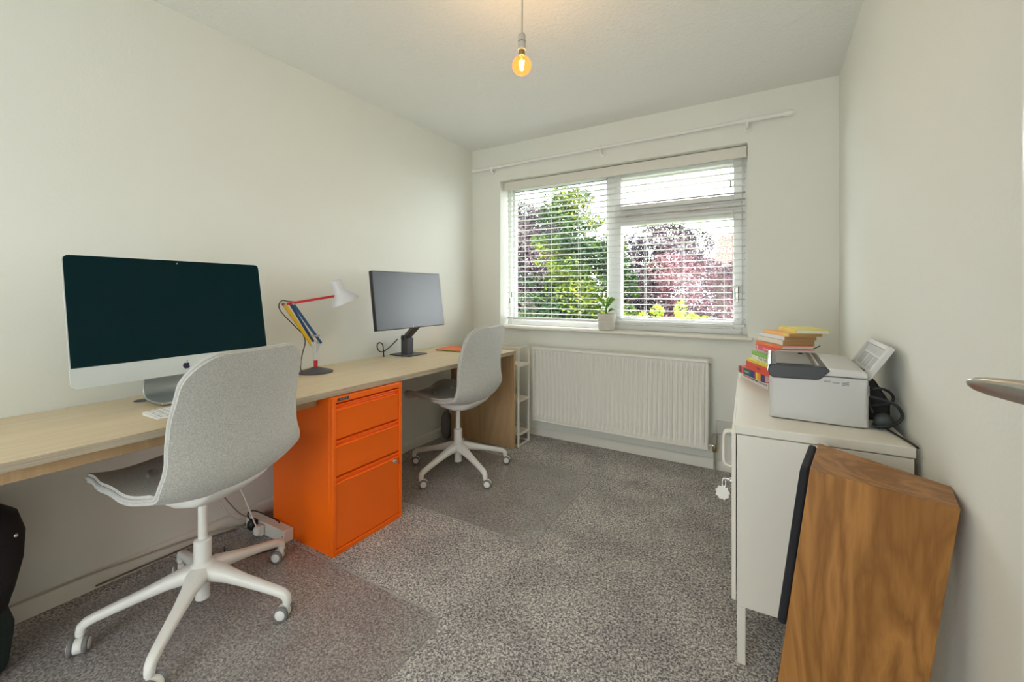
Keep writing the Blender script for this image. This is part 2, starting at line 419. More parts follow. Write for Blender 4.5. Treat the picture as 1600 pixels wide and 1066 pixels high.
h.build('handle', M['steel'], win, bevel=.003)

# door at the right, mostly outside the frame
door = bpy.data.objects.new('door_1', None); COL.objects.link(door); door.location = (2.60, .47, 0); struct(door)
MB().box(2.560, 2.600, -.02, .795, .006, 1.985).build('door_leaf', M['upvc'], door, bevel=.002)
hd = MB()
HZ = 1.076
hd.tube(spline([(2.560, .555, HZ), (2.530, .555, HZ), (2.515, .558, HZ-.001), (2.506, .566, HZ)], 5), .0095, 14)
N_ = 22
path = [(2.512, .556), (2.500, .574), (2.488, .592), (2.476, .609), (2.469, .619), (2.465, .6245), (2.4632, .627)]
rad = [(.0085, .0115), (.0085, .0115), (.008, .0108), (.0072, .009), (.006, .0068), (.0035, .004), (.001, .001)]
vs = []; fs = []
dxy = Vector((-.58, .81, 0)).normalized(); nxy = Vector((.81, .58, 0))
for (x, y), (a, b) in zip(path, rad):
    for j in range(N_):
        t = 2*PI*j/N_; ca, sa = math.cos(t), math.sin(t)
        vs.append(Vector((x, y, HZ))+nxy*a*math.copysign(abs(ca)**.7, ca)+Vector((0, 0, b*math.copysign(abs(sa)**.7, sa))))
for i in range(len(path)-1):
    for j in range(N_): fs.append((i*N_+j, i*N_+(j+1) % N_, (i+1)*N_+(j+1) % N_, (i+1)*N_+j))
fs += [tuple(range(N_))[::-1], tuple((len(path)-1)*N_+j for j in range(N_))]
hd.add(vs, fs)
hd.build('handle', M['steel'], door, smooth=50)
MB().lathe([(.026, 0), (.026, .006), (.022, .009)], (2.560, .555, HZ), 28, (-1, 0, 0)).build('rose', M['steel'], door)

# ------------------------------------------------------------------ venetian blind
bl = thing('venetian_blind', 'white venetian blind with open slats hanging inside the window recess', 'blind', (1.23, 3.17, .95))
BX0, BX1 = WX0+.008, WX1-.006
MB().box(BX0, BX1, 3.170, 3.181, 2.046, 2.120).build('valance', M['valance'], bl, bevel=.003)
MB().box(BX0+.01, BX1-.01, 3.190, 3.246, 2.062, 2.112).build('head_rail', M['blind'], bl, bevel=.002)
sl = None; zs = []
z = .985
while z < 2.045: zs.append(z); z += .0445
for z in zs:
    if sl is None:
        s_ = MB(); W_ = .050
        prof = [(-W_/2, 0), (-W_/4, .0022), (0, .003), (W_/4, .0022), (W_/2, 0), (W_/2, -.0022), (W_/4, .0), (0, .0008), (-W_/4, .0), (-W_/2, -.0022)]
        s_.prism([(3.22+a, b+z) for a, b in prof], 'x', BX0+.012, BX1-.012)
        sl = s_.build('slat', M['blind'], bl); z0 = z
    else:
        c = sl.copy(); COL.objects.link(c); c.parent = bl; c.location = (0, 0, z-z0)
MB().box(BX0+.012, BX1-.012, 3.196, 3.244, .934, .952).build('bottom_rail', M['blind'], bl, bevel=.003)
for x in (.473, .726, .984, 1.50, 1.762, 2.026):
    c = MB()
    for yy in (3.1935, 3.2465): c.tube([(x, yy, .945), (x, yy, 2.07)], .0011, 6)
    c.tube([(x+.012, 3.22, .945), (x+.012, 3.22, 2.07)], .0009, 6)
    c.lathe([(.001, 0), (.005, .002), (.005, .008), (.001, .012)], (x, 3.20, .922), 10)
    c.build('ladder_cord', M['cord'], bl)
for x, zt in ((2.067, 1.885), (2.078, 1.15), (.352, 1.09), (.372, 1.145)):
    c = MB(); c.tube([(x, 3.186, zt+.02), (x, 3.186, 2.06)], .0011, 6); c.build('pull_cord', M['cord'], bl)
    t = MB(); t.lathe([(.002, .045), (.0045, .04), (.0065, .006), (.006, 0), (.001, -.001)], (x, 3.186, zt-.02), 12); t.build('tassel', M['windowgrey'], bl)

# ------------------------------------------------------------------ curtain pole
cp = thing('curtain_pole', 'white curtain pole on three brackets above the window', 'curtain pole', (1.23, 3.05, 2.22))
def polez(x): return 2.228+.012*(x-.07)/2.3
MB().tube([(.10, 3.05, polez(.1)), (2.38, 3.05, polez(2.38))], .0105, 14).build('pole', M['white_plastic'], cp)
for a_, b_3 in ((.10, .36), (2.12, 2.34)): MB().tube([(a_, 3.05, polez(a_)), (b_3, 3.05, polez(b_3))], .0135, 14).build('pole_sleeve', M['white_plastic'], cp)
for x, d in ((.09, -1), (2.37, 1)):
    MB().lathe([(.011, -.01), (.016, 0), (.018, .015), (.017, .032), (.011, .042), (.001, .045)], (x, 3.05, polez(x)), 18, (d, 0, 0)).build('finial', M['white_plastic'], cp)
for x in (.247, 1.216, 2.169):
    z = polez(x); b = MB()
    b.lathe([(.022, 0), (.022, .006), (.015, .012), (.008, .016), (.008, .05)], (x, 3.119, z-.032), 18, (0, -1, 0))
    b.tube([(x, 3.075, z-.032), (x, 3.055, z-.026), (x, 3.05, z-.012)], .008, 12)
    b.lathe([(.0135, -.011), (.016, -.008), (.016, .008), (.0135, .011)], (x, 3.05, z), 18, (1, 0, 0))
    b.build('bracket', M['white_plastic'], cp)

# ------------------------------------------------------------------ radiator, valve, socket
rd = thing('radiator', 'cream fluted panel radiator on the wall below the window', 'radiator', (1.3, 3.05, .145))
X0, X1, Z0, Z1 = .672, 1.952, .145, .73
n = 38; pts = []
for i in range(n*12+1):
    u = i/(n*12); ph = (u*n) % 1
    g = max(0, min(1, (abs(ph-.5)-.18)/.16)); g = g*g*(3-2*g)
    pts.append((X0+.016+(X1-X0-.032)*u, 3.011+.015*g))
r_ = MB()
front = [(x, y) for x, y in pts]
top = [(x, 3.011) for x, y in pts]
rows = [(Z0+.012, 0), (Z0+.045, 0), (Z0+.060, 1), (Z1-.060, 1), (Z1-.045, 0), (Z1-.012, 0)]
vs = []; fs = []
k = len(pts)
for zz, on in rows:
    for (x, y) in pts: vs.append((x, y if on else 3.011, zz))
for i in range(len(rows)-1):
    for j in range(k-1): fs.append((i*k+j, i*k+j+1, (i+1)*k+j+1, (i+1)*k+j))
r_.add(vs, fs); r_.box(X0+.016, X1-.016, 3.027, 3.034, Z0+.012, Z1-.012)
r_.build('panel', M['rad'], rd, smooth=60)
t = MB(); t.box(X0, X1, 3.000, 3.078, Z1-.018, Z1); t.box(X0, X0+.016, 3.006, 3.078, Z0, Z1-.014); t.box(X1-.016, X1, 3.006, 3.078, Z0, Z1-.014)
t.box(X0+.016, X1-.016, 3.006, 3.03, Z0, Z0+.012)
t.build('casing', M['rad'], rd, bevel=.004)
for q_ in (X0+.1, X1-.14): MB().box(q_, q_+.04, 3.03, 3.12, .3, .6).build('wall_bracket', M['rad'], rd)
MB().lathe([(.007, 0), (.007, .01), (.004, .013)], (X1, 3.045, .70), 14, (1, 0, 0)).build('air_vent', M['brass'], rd)
v = thing('radiator_valve', 'tarnished brass valve on a pipe at the radiator foot', 'valve', (1.985, 3.045, 0))
MB().tube([(1.985, 3.045, 0), (1.985, 3.045, .15)], .0075, 14).build('pipe', M['copper'], v)
MB().lathe([(.010, .135), (.013, .14), (.013, .165), (.011, .17), (.011, .20), (.009, .21)], (1.985, 3.045, 0), 18).build('valve_body', M['brass'], v)
MB().lathe([(.013, .19), (.014, .195), (.014, .245), (.012, .25)], (1.985, 3.045, 0), 18).build('valve_cap', mat('valve_cap_grey', (.33, .32, .27), .5), v)
MB().tube([(1.953, 3.045, .175), (1.985, 3.045, .175)], .009, 12).lathe([(.013, 0), (.013, .010)], (1.958, 3.045, .175), 6, (1, 0, 0)).build('union_nut', M['chrome'], v)
so = thing('wall_socket', 'blank double wall plate beside the radiator', 'socket', (2.05, 3.11, .235))
MB().box(1.985, 2.128, 3.111, 3.12, .237, .323).build('plate', M['socket'], so, bevel=.003)
for x in (2.0, 2.113): MB().lathe([(.0035, 0), (.0035, .0012)], (x, 3.111, .28), 12, (0, -1, 0)).build('screw', M['steel'], so)

# ------------------------------------------------------------------ desk
def dfx(y): return .590+.0265*y          # front edge follows the wall run
DZ = .73; DT = .0265; Y0, Y1 = -.9, 2.765
dk = thing('long_desk', 'long pale birch worktop fixed along the left wall', 'desk', (.3, 1.2, 0))
ed = MB()
o = ed.add([(0.002, Y0, DZ-DT), (dfx(Y0), Y0, DZ-DT), (dfx(Y1), Y1, DZ-DT), (0.002, Y1, DZ-DT), (0.002, Y0, DZ-.0015), (dfx(Y0), Y0, DZ-.0015), (dfx(Y1), Y1, DZ-.0015), (0.002, Y1, DZ-.0015)],
       [(0,3,2,1),(4,5,6,7),(0,1,5,4),(1,2,6,5),(2,3,7,6),(3,0,4,7)])
ed.build('core', M['birch_edge'], dk, smooth=0)
tp = MB(); tp.add([(0.002, Y0, DZ-.0015), (dfx(Y0), Y0, DZ-.0015), (dfx(Y1), Y1, DZ-.0015), (0.002, Y1, DZ-.0015), (0.002, Y0, DZ), (dfx(Y0), Y0, DZ), (dfx(Y1), Y1, DZ), (0.002, Y1, DZ)],
       [(0,3,2,1),(4,5,6,7),(0,1,5,4),(1,2,6,5),(2,3,7,6),(3,0,4,7)])
tp.build('worktop', M['birch'], dk, smooth=0)
MB().box(.20, dfx(Y1)-.004, Y1-.024, Y1-.002, 0, DZ-DT).build('end_panel', M['mdf'], dk, bevel=.0015)
MB().box(.165, .20, Y1-.15, Y1-.002, 0, DZ-DT).build('support_post', M['mdf'], dk, bevel=.0015)
MB().box(.535, .560, Y0, 1.19, DZ-DT-.042, DZ-DT).build('front_rail', M['mdf'], dk, bevel=.001)
MB().box(.0, .022, Y0, 2.6, DZ-DT-.075, DZ-DT).build('wall_batten', M['mdf'], dk, bevel=.001)
MB().box(.022, .535, .52, .545, DZ-DT-.045, DZ-DT).build('cross_rail', M['mdf'], dk, bevel=.001)
MB().lathe([(.030, 0), (.030, .0015), (.026, .0018)], (.115, .72, DZ), 28).build('cable_port', M['darkgrey'], dk)
MB().lathe([(.030, 0), (.030, .0015), (.026, .0018)], (.155, 2.075, DZ), 28).build('cable_port', M['steel'], dk)

# narrow white shelving past the desk end
sh = thing('wire_shelf_rack', 'narrow white metal shelf rack between desk end and radiator', 'shelf', (.5, 2.87, 0))
SX0, SX1, SY0, SY1 = .30, .672, 2.785, 2.945
p = MB()
for x in (SX0, SX1):
    for y in (SY0, SY1):
        p.box(x-.006, x+.006, y-.006, y+.006, 0, .745)
for zz in (.012, .745):
    p.box(SX0, SX1, SY0-.005, SY0+.005, zz-.006, zz+.006); p.box(SX0, SX1, SY1-.005, SY1+.005, zz-.006, zz+.006)
    p.box(SX0-.005, SX0+.005, SY0, SY1, zz-.006, zz+.006); p.box(SX1-.005, SX1+.005, SY0, SY1, zz-.006, zz+.006)
p.build('frame', M['white_metal'], sh, bevel=.001)
for zz in (.095, .345, .61):
    MB().box(SX0+.004, SX1+.006, SY0+.004, SY1-.004, zz-.009, zz+.009).build('shelf', M['white_metal'], sh, bevel=.001)

# ------------------------------------------------------------------ orange pedestal
pd = thing('filing_pedestal', 'orange steel three drawer pedestal under the middle of the desk', 'cabinet', (.43, 1.415, 0))
PX0, PX1, PY0, PY1, PH = .19, .648, 1.208, 1.622, .700
PX1 = .640
c = MB()
c.box(PX0, PX1-.02, PY0, PY1, .0, PH)
fr = .017
c.box(PX1-.02, PX1+.006, PY0, PY0+fr, 0, PH); c.box(PX1-.02, PX1+.006, PY1-fr, PY1, 0, PH)
c.box(PX1-.02, PX1+.006, PY0+fr, PY1-fr, 0, .022); c.box(PX1-.02, PX1+.006, PY0+fr, PY1-fr, .676, PH)
c.build('body', M['orange'], pd, bevel=.002)
for i, (z0, z1) in enumerate(((.026, .340), (.350, .505), (.515, .668))):
    d = MB()
    # fascia with a scooped pull along its top
    yz = [(PX1-.018, z0), (PX1+.001, z0), (PX1+.001, z1-.030), (PX1+.003, z1-.026), (PX1-.001, z1-.022), (PX1-.012, z1-.020), (PX1-.015, z1-.012), (PX1-.004, z1-.009), (PX1+.001, z1-.006), (PX1+.001, z1), (PX1-.018, z1)]
    d.prism([(a, b) for a, b in yz], 'y', PY0+fr+.003, PY1-fr-.003)
    dr = d.build('drawer', M['orange'], pd, bevel=.0008)
    if i == 0:
        l = MB(); l.lathe([(.013, 0), (.013, .004), (.011, .008), (.005, .009)], (PX1+.001, 1.572, .305), 20, (1, 0, 0)); l.box(PX1+.010, PX1+.012, 1.571, 1.573, .299, .311)
        l.build('lock', M['chrome'], dr)
        k = MB(); k.box(PX1+.012, PX1+.030, 1.571, 1.5725, .302, .309); k.lathe([(.009, 0), (.009, .0015)], (PX1+.035, 1.571, .3055), 14, (0, 1, 0)); k.build('key', M['chrome'], dr)
mx = Matrix.Translation((PX1+.0066, 1.262, .690)) @ Matrix(((0,0,1,0),(1,0,0,0),(0,1,0,0),(0,0,0,1)))
MB().box(PX1+.006, PX1+.0065, 1.232, 1.292, .6835, .6965).build('badge', mat('badge_dark', (.03, .02, .04), .4), pd)
text_mesh('badge_lettering', 'BISLEY', .0135, mx, M['silver'], pd, sx=1.05)

# ------------------------------------------------------------------ swivel chairs
SP = [(.305, .482), (.297, .498), (.272, .508), (.20, .512), (.10, .505), (0, .496), (-.08, .490), (-.14, .494), (-.183, .512), (-.206, .545), (-.213, .595), (-.211, .65), (-.210, .71), (-.216, .78), (-.228, .85), (-.243, .92), (-.253, .958), (-.256, .970)]
SW = [(.0, .19), (.08, .205), (.2, .235), (.38, .262), (.5, .272), (.58, .268), (.68, .247), (.78, .243), (.88, .236), (1.0, .222)]
def interp(tab, t):
    for (a, va), (b, vb) in zip(tab, tab[1:]):
        if t <= b:
            u = (t-a)/(b-a); u = u*u*(3-2*u); return va+(vb-va)*u
    return tab[-1][1]
RF, RB = .095, .105          # corner radii at the seat front and the back top
def profile_samples():
    P_ = spline([(a, 0, b) for a, b in SP], 10)
    L = [0]
    for a, b in zip(P_, P_[1:]): L.append(L[-1]+(b-a).length)
    T = L[-1]
    ts = [RF*(1-math.cos(PI/2*k/11)) for k in range(11)]+[RF+(T-RF-RB)*k/54 for k in range(55)]+[T-RB*(1-math.cos(PI/2*k/11)) for k in range(10, -1, -1)]
    out = []
    for t in ts:
        for j in range(len(L)-1):
            if L[j+1] >= t-1e-9:
                u = (t-L[j])/(L[j+1]-L[j]); out.append((P_[j].lerp(P_[j+1], u), t, T)); break
    return out
def shell_pt(p, tn, total, v, nrm):
    u = tn/total
    W0 = interp(SW, u); w = W0
    for d, rr in ((tn, RF), (total-tn, RB)):
        if d < rr:
            q = 1-d/rr; w -= rr*(1-math.sqrt(max(0, 1-q*q)))
    s_ = v*w; k = abs(s_)/W0
    seat = 1-max(0, min(1, (u-.30)/.18)); back = 1-seat
    lift = .034*k**2.6*seat+.040*k**2.2*back*(1 if u < .78 else 1-.45*(u-.78)/.22)
    lift += math.exp(-((u-.47)/.09)**2)*.018*k**2
    return Vector((p.x, s_, p.z))+nrm*lift
def make_shell_grid(nv=30):
    S_ = profile_samples(); g = []; nr = []; nu = len(S_)-1
    for i, (p, tn, T) in enumerate(S_):
        a = S_[max(i-1, 0)][0]; b = S_[min(i+1, nu)][0]
        if (b-a).length < 1e-6: b = S_[min(i+2, nu)][0]
        t = (b-a).normalized(); nrm = Vector((t.z, 0, -t.x)); nr.append(nrm)
        g.append([shell_pt(p, tn, T, math.sin(PI/2*(-1+2*j/nv)), nrm) for j in range(nv+1)])
    return g, nr
GRID, GN = make_shell_grid()
def make_chair(label, loc, rz, leg_ang, dz=0, legrot=None):
    t = thing('swivel_chair', label, 'chair', loc, rz, None)
    nu = len(GRID); nv = len(GRID[0])
    def sheet(off):
        vs = []; 
        for i in range(nu):
            for j in range(nv):
                n_ = GN[i].copy(); k_ = GRID[i][j].y/.27; n_ = (n_+Vector((0, -k_*.35*abs(k_), 0))).normalized()
                vs.append(GRID[i][j]+n_*off+Vector((0, 0, dz)))
        return vs
    fs = [(i*nv+j, i*nv+j+1, (i+1)*nv+j+1, (i+1)*nv+j) for i in range(nu-1) for j in range(nv-1)]
    ring = [(0, j) for j in range(nv)]+[(i, nv-1) for i in range(1, nu)]+[(nu-1, j) for j in range(nv-2, -1, -1)]+[(i, 0) for i in range(nu-2, 0, -1)]
    # closed padded shell: inner (sitter) sheet + outer sheet
    for nm, o0, o1, m in (('seat_cushion', .0, .014, M['shell']), ('shell', -.014, -.0005, M['shell'])):
        A = sheet(o0); B = sheet(o1); s_ = MB(); n0 = len(A)
        s_.add(A+B, [tuple(f) for f in fs]+[tuple(n0+i for i in f[::-1]) for f in fs] +
               [(a[0]*nv+a[1], b[0]*nv+b[1], n0+b[0]*nv+b[1], n0+a[0]*nv+a[1]) for a, b in zip(ring, ring[1:]+ring[:1])])
        s_.build(nm, m, t, world=False, bevel=.005, seg=2, smooth=50)
    base = sheet(0)
    pipe = MB(); pipe.tube([base[a*nv+b] for a, b in ring], .0058, 8, closed=True); pipe.build('piping', M['piping'], t, world=False)
    # white under-tray
    u = MB(); rows_ = []
    for k, (fx, zz, hw) in enumerate(((.13, .492, .10), (.10, .466, .125), (.03, .440, .14), (-.05, .430, .14), (-.12, .441, .135), (-.165, .470, .125), (-.195, .50, .11))):
        rows_.append([(fx, hw*math.sin(PI*(q/12-.5)), zz+(.050 if abs(q-6) == 6 else .030*(abs(q-6)/6)**2)+dz) for q in range(13)])
    vs = [p_ for r in rows_ for p_ in r]; k = 13
    u.add(vs, [(i*k+j, i*k+j+1, (i+1)*k+j+1, (i+1)*k+j) for i in range(len(rows_)-1) for j in range(k-1)])
    uo = u.build('seat_pan', M['chairwhite'], t, world=False, smooth=80)
    so_ = uo.modifiers.new('sol', 'SOLIDIFY'); so_.thickness = .018; so_.offset = 1
    MB().lathe([(.045, .420+dz), (.045, .44+dz), (.06, .46+dz)], (0, 0, 0), 24).build('tilt_mechanism', M['chairwhite'], t, world=False)
    MB().tube([(0, 0, .25), (0, 0, .42+dz)], .0145, 20).build('gas_column', M['chairwhite'], t, world=False)
    MB().lathe([(.0245, .175), (.0275, .18), (.0275, .266), (.0225, .270), (.0145, .271)], (0, 0, 0), 28).build('column_sleeve', M['chairwhite'], t, world=False)
    MB().tube([(0, 0, .055), (0, 0, .18)], .0225, 24).build('lower_tube', M['chairwhite'], t, world=False)
    MB().lathe([(.030, .125), (.046, .135), (.047, .165), (.036, .182), (.027, .19)], (0, 0, 0), 28).build('hub', M['chairwhite'], t, world=False)
    # star base: five legs, each with a twin-wheel caster
    for i in range(5):
        a = math.radians(leg_ang+72*i)-rz
        R_ = Matrix.Rotation(a, 4, 'Z')
        KR = 1.062
        pth = [(a_0*KR, b_0, c_0, d_0) for a_0, b_0, c_0, d_0 in [(.012, .152, .040, .030), (.05, .152, .034, .027), (.09, .143, .025, .022), (.15, .127, .0200, .0175), (.22, .109, .0175, .0155), (.268, .096, .0160, .0145), (.290, .088, .0155, .0150), (.302, .078, .0145, .0145), (.305, .062, .0135, .0135), (.305, .052, .0125, .0125)]]
        vs = []; n_ = 16; fsl = []
        for q, (rr, zz, hw, hh) in enumerate(pth):
            a_ = pth[max(q-1, 0)]; b_2 = pth[min(q+1, len(pth)-1)]
            tx, tz = b_2[0]-a_[0], b_2[1]-a_[1]; l = math.hypot(tx, tz); tx /= l; tz /= l
            for j in range(n_):
                th = 2*PI*j/n_; cx_ = math.copysign(abs(math.cos(th))**.75, math.cos(th)); sx_ = math.copysign(abs(math.sin(th))**.75, math.sin(th))
                vs.append(R_ @ Vector((rr-tz*sx_*hh, cx_*hw, zz+tx*sx_*hh)))
        for q in range(len(pth)-1):
            for j in range(n_): fsl.append((q*n_+j, q*n_+(j+1) % n_, (q+1)*n_+(j+1) % n_, (q+1)*n_+j))
        fsl += [tuple(range(n_))[::-1], tuple((len(pth)-1)*n_+j for j in range(n_))]
        leg = MB().add(vs, fsl).build('leg', M['chairwhite'], t, world=False, smooth=60)
        sw = (legrot or [30, -40, 100, 15, 60])[i]
        C_ = R_ @ Vector((.305*KR, 0, 0)); sa = math.radians(sw)-rz
        Q = Matrix.Translation(C_) @ Matrix.Rotation(sa, 4, 'Z')
        cb = MB()
        # fork/hood: offset 14 mm behind the stem
        cb.mi = 0
        o1 = len(cb.v); cb.tube([(0, 0, .04), (0, 0, .056)], .0095, 14)
        cb.lathe([(.0215, -.011), (.023, -.009), (.023, .009), (.0215, .011)], (-.014, 0, .0262), 24, (0, 1, 0))
        for sy in (-1, 1):
            cb.mi = 1; cb.lathe([(.018, .0115), (.0235, .0125), (.026, .015), (.026, .021), (.0235, .024), (.019, .0245)] if sy > 0 else [(.018, .0115), (.0235, .0125), (.026, .015), (.026, .021), (.0235, .024), (.019, .0245)], (-.014, 0, .0262), 24, (0, sy, 0))
            cb.mi = 0; cb.lathe([(.0175, .020), (.0175, .0255), (.014, .0275), (.001, .028)], (-.014, 0, .0262), 24, (0, sy, 0))
        cb.v = [Q @ p_ for p_ in cb.v]
        cb.build('caster', [M['chairwhite'], M['tyre']], leg, world=False, smooth=45)
    return t
make_chair('nearer pale grey swivel chair with white star base, facing the large silver computer', (.517, .76, .002), math.radians(195), -118.1, 0, [150, 211, 31, 31, 160])
make_chair('farther pale grey swivel chair with white star base, near the window', (.532, 2.235, .002), math.radians(184), -166.2, -.022, [215, 222, 205, 200, 120])

# ------------------------------------------------------------------ floor mats
def fmat(pts, label):
    m_ = MB(); m_.prism(pts, 'z', 0.0005, .0028)
    o = m_.build('chair_mat', M['mat'], world='base', smooth=30); tag(o, label, 'floor mat')
    MB().tube([(x, y, .0024) for x, y in pts], .0022, 6, closed=True).build('rim', M['matrim'], o)
    return o
fmat(rrect(.10, 1.30, -.05, 1.185, .06, 8), 'clear plastic mat under the nearer chair, in front of the orange cabinet')
fmat([(x+.04*(y-1.7)*0, y) for x, y in rrect(.14, 1.345, 1.74, 2.57, .07, 8)], 'clear plastic mat under the farther chair, shiny at its near corner')

# ------------------------------------------------------------------ all-in-one computer
def frame_m(c, yaw, tilt):
    e1 = Vector((-math.sin(yaw), math.cos(yaw), 0)); n0 = Vector((math.cos(yaw), math.sin(yaw), 0)); Z = Vector((0, 0, 1))
    up = Z*math.cos(tilt)-n0*math.sin(tilt); n_ = n0*math.cos(tilt)+Z*math.sin(tilt)
    m_ = Matrix.Identity(4)
    for i in range(3): m_[i][0] = e1[i]; m_[i][1] = up[i]; m_[i][2] = n_[i]; m_[i][3] = c[i]
    return m_     # local: x along width, y up the screen, z out of the screen
ic = thing('desktop_computer', 'large silver all-in-one computer with black screen on the desk', 'computer', (.28, .78, DZ))
FM = frame_m(Vector((.35, .779, .854)), .067, .179)
W2, HH = .329, .448
b = MB(); b.prism(rrect(-W2, W2, 0, HH, .017), 'z', -.006, 0, FM)
# swelling back
vs = []; outer = rrect(-W2, W2, 0, HH, .017)
for s_, dz_ in ((1, -.006), (.93, -.016), (.75, -.034), (.45, -.048), (.15, -.054)):
    for (x, y) in outer: vs.append(FM @ Vector((x*s_, HH/2+(y-HH/2)*s_, dz_)))
k = len(outer); b.add(vs, [(i*k+j, i*k+(j+1) % k, (i+1)*k+(j+1) % k, (i+1)*k+j) for i in range(4) for j in range(k)]+[tuple(4*k+j for j in range(k))])
b.build('housing', M['alu_light'], ic, smooth=35)
CH = .068
g = MB(); pts_ = [(-W2+.0025, CH)]+[(W2-.0025, CH)]+[p_ for p_ in rrect(-W2+.0025, W2-.0025, -.1, HH-.0025, .015) if p_[1] > .2]
g.prism(pts_, 'z', .0003, .0016, FM); g.build('screen_glass', M['imacscreen'], ic, smooth=30)
MB().lathe([(.003, 0), (.003, .0004)], FM @ Vector((0, HH-.014, .0016)), 14, FM.to_3x3() @ Vector((0, 0, 1))).build('camera_lens', M['windowgrey'], ic)
# emblem on the chin
ap = MB(); out_ = []
for i in range(48):
    a = 2*PI*i/48; x = math.sin(a); y = math.cos(a)
    r = 1.0+.10*math.cos(2*a)*0; px_ = x*.0125*(1.0-.10*(y < 0)*(-y)); py_ = y*.0125-(.0026*math.exp(-(x/.25)**2) if y > 0 else -.0015*math.exp(-(x/.25)**2))
    d = math.hypot(px_-.0165, py_-.001)
    if d < .0075:
        ux, uy = (px_-.0165)/d, (py_-.001)/d; px_, py_ = .0165+ux*.0075, .001+uy*.0075
    out_.append((px_, py_+.030))
ap.prism(out_[::-1], 'z', .0001, .0006, FM)
lf = [(.0005+.0065*t_, .0445+.0075*t_+.0022*math.sin(PI*t_)) for t_ in [i/6 for i in range(7)]]+[(.0005+.0065*t_, .0445+.0075*t_-.0022*math.sin(PI*t_)) for t_ in [i/6 for i in range(5, 0, -1)]]
ap.prism(lf[::-1], 'z', .0001, .0006, FM)
ap.build('emblem', mat('emblem_dark', (.01, .01, .04), .4), ic, smooth=0)
# stand: bent aluminium blade
yc = .815; hw = .098
SPt = spline([(.300, 0, DZ+.010), (.24, 0, DZ+.006), (.19, 0, DZ+.006), (.155, 0, DZ+.009), (.128, 0, DZ+.022), (.118, 0, DZ+.050), (.135, 0, DZ+.10), (.20, 0, DZ+.21), (.235, 0, DZ+.27)], 6)
st = MB(); th = .0045; vs = []
n = len(SPt)
for i, p_ in enumerate(SPt):
    a = SPt[max(i-1, 0)]; b2 = SPt[min(i+1, n-1)]; tt = (b2-a).normalized(); nn = Vector((tt.z, 0, -tt.x))
    for sy in (-1, 1):
        for so2 in (-1, 1): vs.append(Vector((p_.x+nn.x*th*so2, yc+sy*hw, p_.z+nn.z*th*so2)))
fs = []
for i in range(n-1):
    q = i*4; r2 = q+4
    fs += [(q, q+1, r2+1, r2), (q+1, q+3, r2+3, r2+1), (q+3, q+2, r2+2, r2+3), (q+2, q, r2, r2+2)]
fs += [(0, 2, 3, 1), (4*n-4, 4*n-3, 4*n-1, 4*n-2)]
st.add(vs, fs); st.build('stand', M['alu'], ic, bevel=.002, smooth=35)

kb = thing('keyboard', 'slim white keyboard lying on the desk below the silver computer', 'keyboard', (.45, .78, DZ))
KM = Matrix.Translation((.432, .632, DZ+.0005)) @ Matrix.Rotation(math.radians(2), 4, 'Z')
k_ = MB(); pts_ = [(-.055, 0), (.060, 0), (.060, .004), (-.055, .012)]
k_.prism([(a, b) for a, b in pts_], 'y', 0, .28, KM); k_.build('body', M['white_plastic'], kb, bevel=.0015)
kk = MB()
for r in range(6):
    for c_ in range(14):
        x = .048-r*.0185; y = .008+c_*.0192; zt = .0045+(.060-x)/.115*.008
        kk.box(x-.0085, x+.0075, y, y+.0165, zt-.001, zt+.0012, KM)
kk.build('keys', mat('white_keys', (.86, .86, .86), .4), kb, smooth=0)
lg = MB()
for r in range(6):
    for c_ in range(14):
        x = .048-r*.0185; y = .008+c_*.0192; zt = .0045+(.060-x)/.115*.008
        lg.box(x-.003, x+.001, y+.004, y+.011, zt+.0012, zt+.0014, KM)
lg.build('key_legends', M['print_mark'], kb, smooth=0)

# ------------------------------------------------------------------ monitor
mo = thing('monitor', 'slim black desktop monitor on an angled stand near the far chair', 'monitor', (.12, 2.19, DZ))
FM2 = frame_m(Vector((.405, 1.957, .947)), -.031, .136); W3, H3 = .282, .347
MB().prism(rrect(-W3, W3, 0, H3, .003, 2), 'z', -.024, 0, FM2).build('housing', M['black'], mo, bevel=.0015)
MB().prism([(-W3+.004, .006), (W3-.004, .006), (W3-.004, H3-.004), (-W3+.004, H3-.004)], 'z', .0001, .0007, FM2).build('screen', M['monitorscreen'], mo, smooth=0)
lo = MB(); lo.lathe([(.0052, 0), (.0052, .0004)], FM2 @ Vector((-.002, .010, .0006)), 18, FM2.to_3x3() @ Vector((0, 0, 1))); lo.build('emblem', M['windowgrey'], mo)
MB().box(.025, .215, 2.115, 2.29, DZ, DZ+.008).build('base', M['darkgrey'], mo, bevel=.003)
MB().box(.085, .145, 2.165, 2.225, DZ+.008, DZ+.118).build('post', M['darkgrey'], mo, bevel=.003)
A_ = Vector((.108, 2.193, DZ+.116)); B_ = FM2 @ Vector((.15, .07, -.045))
dv = (B_-A_).normalized(); sd = dv.cross(Vector((0, 0, 1))).normalized(); nn = sd.cross(dv)
am = MB(); vs = []
for p_ in (A_-dv*.02, B_): 
    for a, b in ((-1, -1), (1, -1), (1, 1), (-1, 1)): vs.append(p_+sd*a*.025+nn*b*.013)
am.add(vs, [(0,3,2,1),(4,5,6,7),(0,1,5,4),(1,2,6,5),(2,3,7,6),(3,0,4,7)]); am.build('arm', M['darkgrey'], mo, bevel=.003)
MB().lathe([(.019, -.032), (.019, .032)], A_+Vector((0, 0, .002)), 20, tuple(sd)).build('hinge', M['black'], mo)
MB().tube([B_+dv*.005, FM2 @ Vector((.15, .08, -.02))], .03, 16).build('mount_plate', M['black'], mo)
